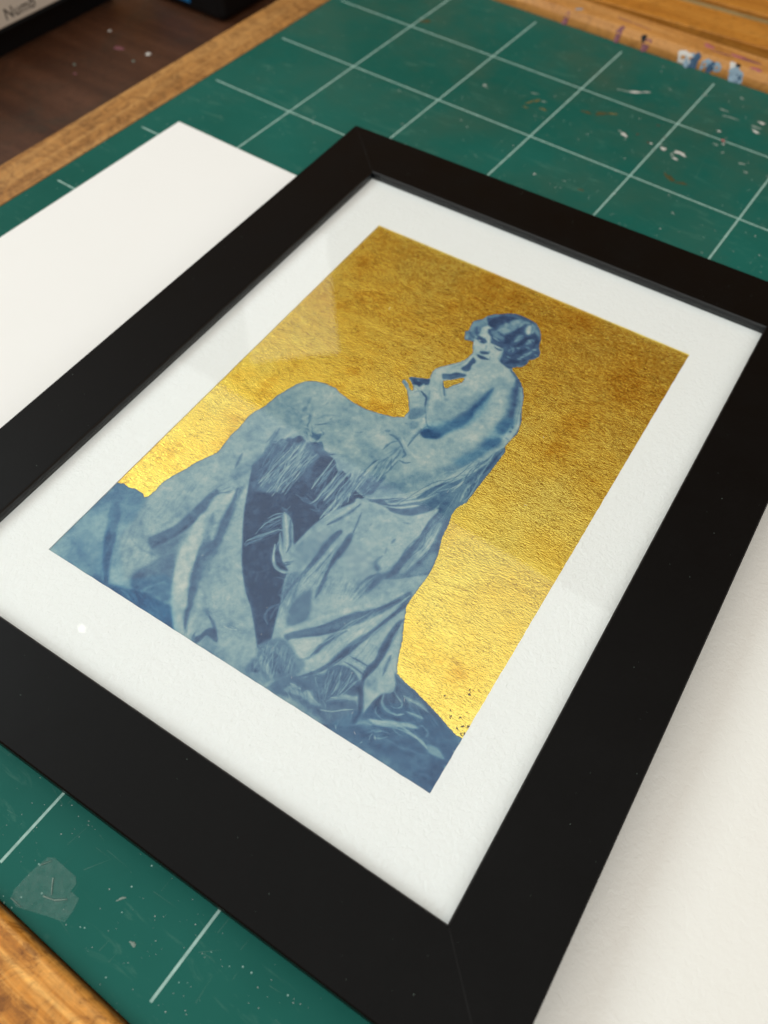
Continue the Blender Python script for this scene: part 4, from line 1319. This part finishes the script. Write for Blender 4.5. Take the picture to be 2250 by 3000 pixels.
GOLD_EDGE = """0.2,28.3 2.1,29.1 4.0,28.8 6.2,29.5 9.1,29.4 10.3,28.6 11.2,29.4 11.5,32.3 11.3,35.3 12.0,38.7 13.7,42.9 14.8,46.9 16.4,50.4 17.9,53.7 17.8,55.8 17.6,56.7 17.1,61.4 17.4,65.2 17.0,70.5 17.4,73.4 18.8,76.8 19.3,82.2 20.7,87.2 21.8,90.3 23.5,93.0 26.2,94.8 29.6,95.7 33.8,95.8 35.6,95.0 41.9,93.8 47.1,93.7 51.3,94.5 56.1,95.8 58.9,97.7 58.9,100.7 56.3,104.6 53.7,108.0 51.9,109.2 50.4,110.1 50.0,111.0 50.7,111.6 52.4,110.8 54.3,108.9 55.2,108.8 55.2,109.4 54.4,110.6 52.9,111.9 51.4,112.6 51.3,113.3 52.0,114.0 55.9,115.6 56.6,115.9 57.3,116.7 56.8,118.2 56.5,119.6 56.6,121.5 57.8,123.3 59.8,125.9 61.9,128.6 63.0,130.6 63.4,133.3 63.6,134.9 61.8,138.0 61.2,139.5 60.1,139.5 58.4,138.9 57.6,139.6 57.0,141.1 56.3,142.5 57.2,143.5 56.6,145.9 56.2,148.5 57.5,150.2 58.5,151.3 59.2,153.6 60.6,155.6 62.5,156.9 64.7,158.8 67.2,160.1 69.8,160.4 73.0,160.2 75.5,159.6 77.6,157.8 79.2,155.6 80.5,152.8 81.2,150.1 82.1,148.6 83.0,147.4 83.3,145.5 82.6,143.7 81.2,142.3 81.5,140.4 80.7,138.1 79.1,137.0 78.2,135.9 79.0,134.9 81.0,133.6 83.3,131.9 85.3,129.8 87.3,126.6 89.6,120.4 91.5,116.6 92.7,111.4 92.0,106.5 91.9,104.5 92.9,102.8 92.8,97.3 92.5,91.3 92.2,84.3 92.1,79.4 90.6,75.9 90.6,73.1 91.5,69.9 92.2,64.6 93.9,59.7 94.8,55.9 95.3,52.4 95.1,46.3 95.1,40.4 95.9,38.6 97.5,34.7 99.5,30.9 100.6,27.8 102.2,23.9 103.6,21.8 107.2,20.8 109.8,20.5 112.9,19.5 115.7,18.8 119.0,17.8 122.3,16.6 124.5,16.0 126.5,16.2"""
GOLD_HOLE = """61.6,118.1 62.7,119.2 64.0,120.3 65.2,121.7 66.4,122.9 67.0,123.0 67.1,122.0 67.1,121.0 66.1,119.4 65.2,118.1 64.4,115.9 63.4,115.8 62.4,116.9"""

GOLD = [tuple(map(float, s.split(','))) for s in GOLD_EDGE.split()]
HOLE = [tuple(map(float, s.split(','))) for s in GOLD_HOLE.split()]
ZP = Z - .34
def jag(P, amp, step, closed=False):
    """break a smooth cut edge into the small irregular tears of leaf"""
    r3 = random.Random(21); out = []
    n = len(P) if closed else len(P) - 1
    for i in range(n):
        a, b = Vector(P[i]), Vector(P[(i + 1) % len(P)])
        m = max(int((b - a).length / step), 1)
        nn = Vector((-(b - a).y, (b - a).x)).normalized() if (b - a).length > 0 else Vector((0, 0))
        for q in range(m):
            p = a.lerp(b, q / m) + nn * r3.gauss(0, amp) * (1.0 if q or i else 0)
            out.append((p.x, p.y))
    if not closed: out.append(P[-1])
    return out
tones, tint = paint(ART)
Gp = np.array(GOLD + [(AW + 1, GOLD[-1][1] + .4), (AW + 1, AH + 1), (-1, AH + 1), (-1, GOLD[0][1])])
Yg, Xg = np.mgrid[0:PH, 0:PW] / RES
gm = inside(Gp, Xg, Yg) & ~inside(np.array([(0, 0), (0, 0.01), (0.01, 0)]), Xg, Yg)
gm |= inside(np.array(HOLE), Xg, Yg)
soft = blur(gm.astype(float), 1)
rgb = lin(np.clip(colour(tones, tint), 0, 255))
edge = np.clip(soft * 2.2, 0, 1)[..., None]                 # thin dark brown line painted along the leaf's edge
rgb = rgb * (1 - edge * .62) + np.array([.07, .05, .045]) * edge * .62
deep = blur(gm.astype(float), 3) > .999
keep = ~(deep[:-1, :-1] & deep[1:, 1:] & deep[1:, :-1] & deep[:-1, 1:])
idx = np.arange(PW * PH).reshape(PH, PW)
quads = np.stack([idx[:-1, :-1][keep], idx[:-1, 1:][keep], idx[1:, 1:][keep], idx[1:, :-1][keep]], 1)
used = np.unique(quads); remap = np.zeros(PW * PH, np.int64); remap[used] = np.arange(len(used)); quads = remap[quads]
co = np.stack([(Xg.ravel()[used] + AX0) * MM, (Yg.ravel()[used] + AY0) * MM, np.full(len(used), ZP * MM)], 1)
me = bpy.data.meshes.new('print')
me.vertices.add(len(used)); me.vertices.foreach_set('co', co.ravel())
me.loops.add(quads.size); me.loops.foreach_set('vertex_index', quads.ravel().astype(np.int32))
me.polygons.add(len(quads)); me.polygons.foreach_set('loop_start', np.arange(0, quads.size, 4, dtype=np.int32))
me.update(calc_edges=True)
at = me.color_attributes.new('ink', 'FLOAT_COLOR', 'POINT')
cc = np.ones((len(used), 4)); cc[:, :3] = rgb.reshape(-1, 3)[used]
at.data.foreach_set('color', cc.ravel())
me.materials.append(M['print'])
pr = bpy.data.objects.new('cyanotype_print', me); COL.objects.link(pr); pr.parent = fr
tag(pr, 'blue print of a seated woman with bobbed hair, bare back and long fringed drapery')

g0 = jag(GOLD, .07, .3)
outer = g0 + [(AW + .3, GOLD[-1][1] + .4), (AW + .3, AH + .3), (-.3, AH + .3), (-.3, GOLD[0][1])]
hole = jag(HOLE, .05, .3, True)
tri = geometry.tessellate_polygon([[Vector((x, y, 0)) for x, y in outer], [Vector((x, y, 0)) for x, y in reversed(hole)]])
# the hole between arm and shoulder is itself gilded, so it is a second island of leaf
tri = geometry.tessellate_polygon([[Vector((x, y, 0)) for x, y in outer]])
tri2 = geometry.tessellate_polygon([[Vector((x, y, 0)) for x, y in hole]])
vv = [(x + AX0, y + AY0, ZP + .05) for x, y in outer + hole]
ff = [tuple(t) for t in tri] + [tuple(i + len(outer) for i in t) for t in tri2]
gold = mesh('gold_leaf', vv, ff, M['gold'], fr)
import bmesh
bm = bmesh.new(); bm.from_mesh(gold.data)
for fc_ in bm.faces:
    fc_.normal_update()
    if fc_.normal.z < 0: fc_.normal_flip()
bm.to_mesh(gold.data); bm.free()
tag(gold, 'crinkled gold leaf laid around the blue figure')
v = []; f = []; r4 = random.Random(8); GX, GY = GOLD[-1]
for cx, cy, r0 in [(GX + a, GY + b, c) for a, b, c in ((-.3, 1.2, .55), (-.9, .5, .45), (-1.7, 2.6, .5), (-.5, 3.4, .5), (-3.4, 4.2, .4), (-2.6, 1.4, .4), (-5.6, 3.2, .5), (-6.4, 4.6, .3), (-4.4, 11.0, .5), (-4.9, 12.0, .35), (-9.6, 7.2, .3), (-121.5, 45.0, .4))] + [(r4.uniform(104, 125), r4.uniform(GY + 6, GY + 55), r4.uniform(.06, .14)) for _ in range(40)]:
    P2 = blob_outline(cx, cy, r0, r0 * .55, r4.uniform(0, 3), r4.randint(0, 999), 10, .8); b = len(v)
    v += [(x + AX0, y + AY0, ZP + .09) for x, y in P2] + [(cx + AX0, cy + AY0, ZP + .1)]; f += [(b + i, b + (i + 1) % 10, b + 10) for i in range(10)]
tag(mesh('bare_patch', v, f, M['bole'], fr), kind='stuff')

# lint under and on the glass
v = []; f = []
for _ in range(46):
    if r4.random() < .7: cx, cy = r4.uniform(30, 110), r4.uniform(-18, 30)
    else: cx, cy = r4.uniform(-10, 130), r4.uniform(-18, 170)
    a = r4.uniform(0, 6.3); L = r4.uniform(.3, 1.0); cv = r4.uniform(-1.2, 1.2); b = len(v); pts = []
    x, y = cx, cy
    for s in range(5):
        pts.append((x, y, a)); x += math.cos(a) * L / 4; y += math.sin(a) * L / 4; a += cv / 4
    for x, y, a in pts:
        for sg in (-1, 1): v.append((x + AX0 - math.sin(a) * sg * .035, y + AY0 + math.cos(a) * sg * .035, Z + .06))
    f += [(b + 2 * s, b + 2 * s + 2, b + 2 * s + 3, b + 2 * s + 1) for s in range(4)]
tag(mesh('lint', v, f, M['white'], fr), kind='stuff')
v = []; f = []
for _ in range(150):     # dust settled on the black moulding
    s = r4.choice((0, 1, 2, 3)); u = r4.uniform(-1, 1); w = r4.uniform(.04, .96) * BW
    x, y = ((u * (W2 + BW), H2 + w), (W2 + w, u * H2), (u * (W2 + BW), -H2 - w), (-W2 - w, u * H2))[s]
    rad = r4.choice((.05, .06, .08, .12)); a = r4.uniform(0, 6.3); el = r4.uniform(.3, 1); n = len(v)
    for q in range(6):
        c, d = rad * math.cos(a + q * 1.047), rad * el * math.sin(a + q * 1.047); v.append((x + c, y + d, TOP + .01))
    v.append((x, y, TOP + .05)); f += [(n + q, n + (q + 1) % 6, n + 6) for q in range(6)]
tag(mesh('dust_speck', v, f, M['cloudy'], fr), kind='stuff')
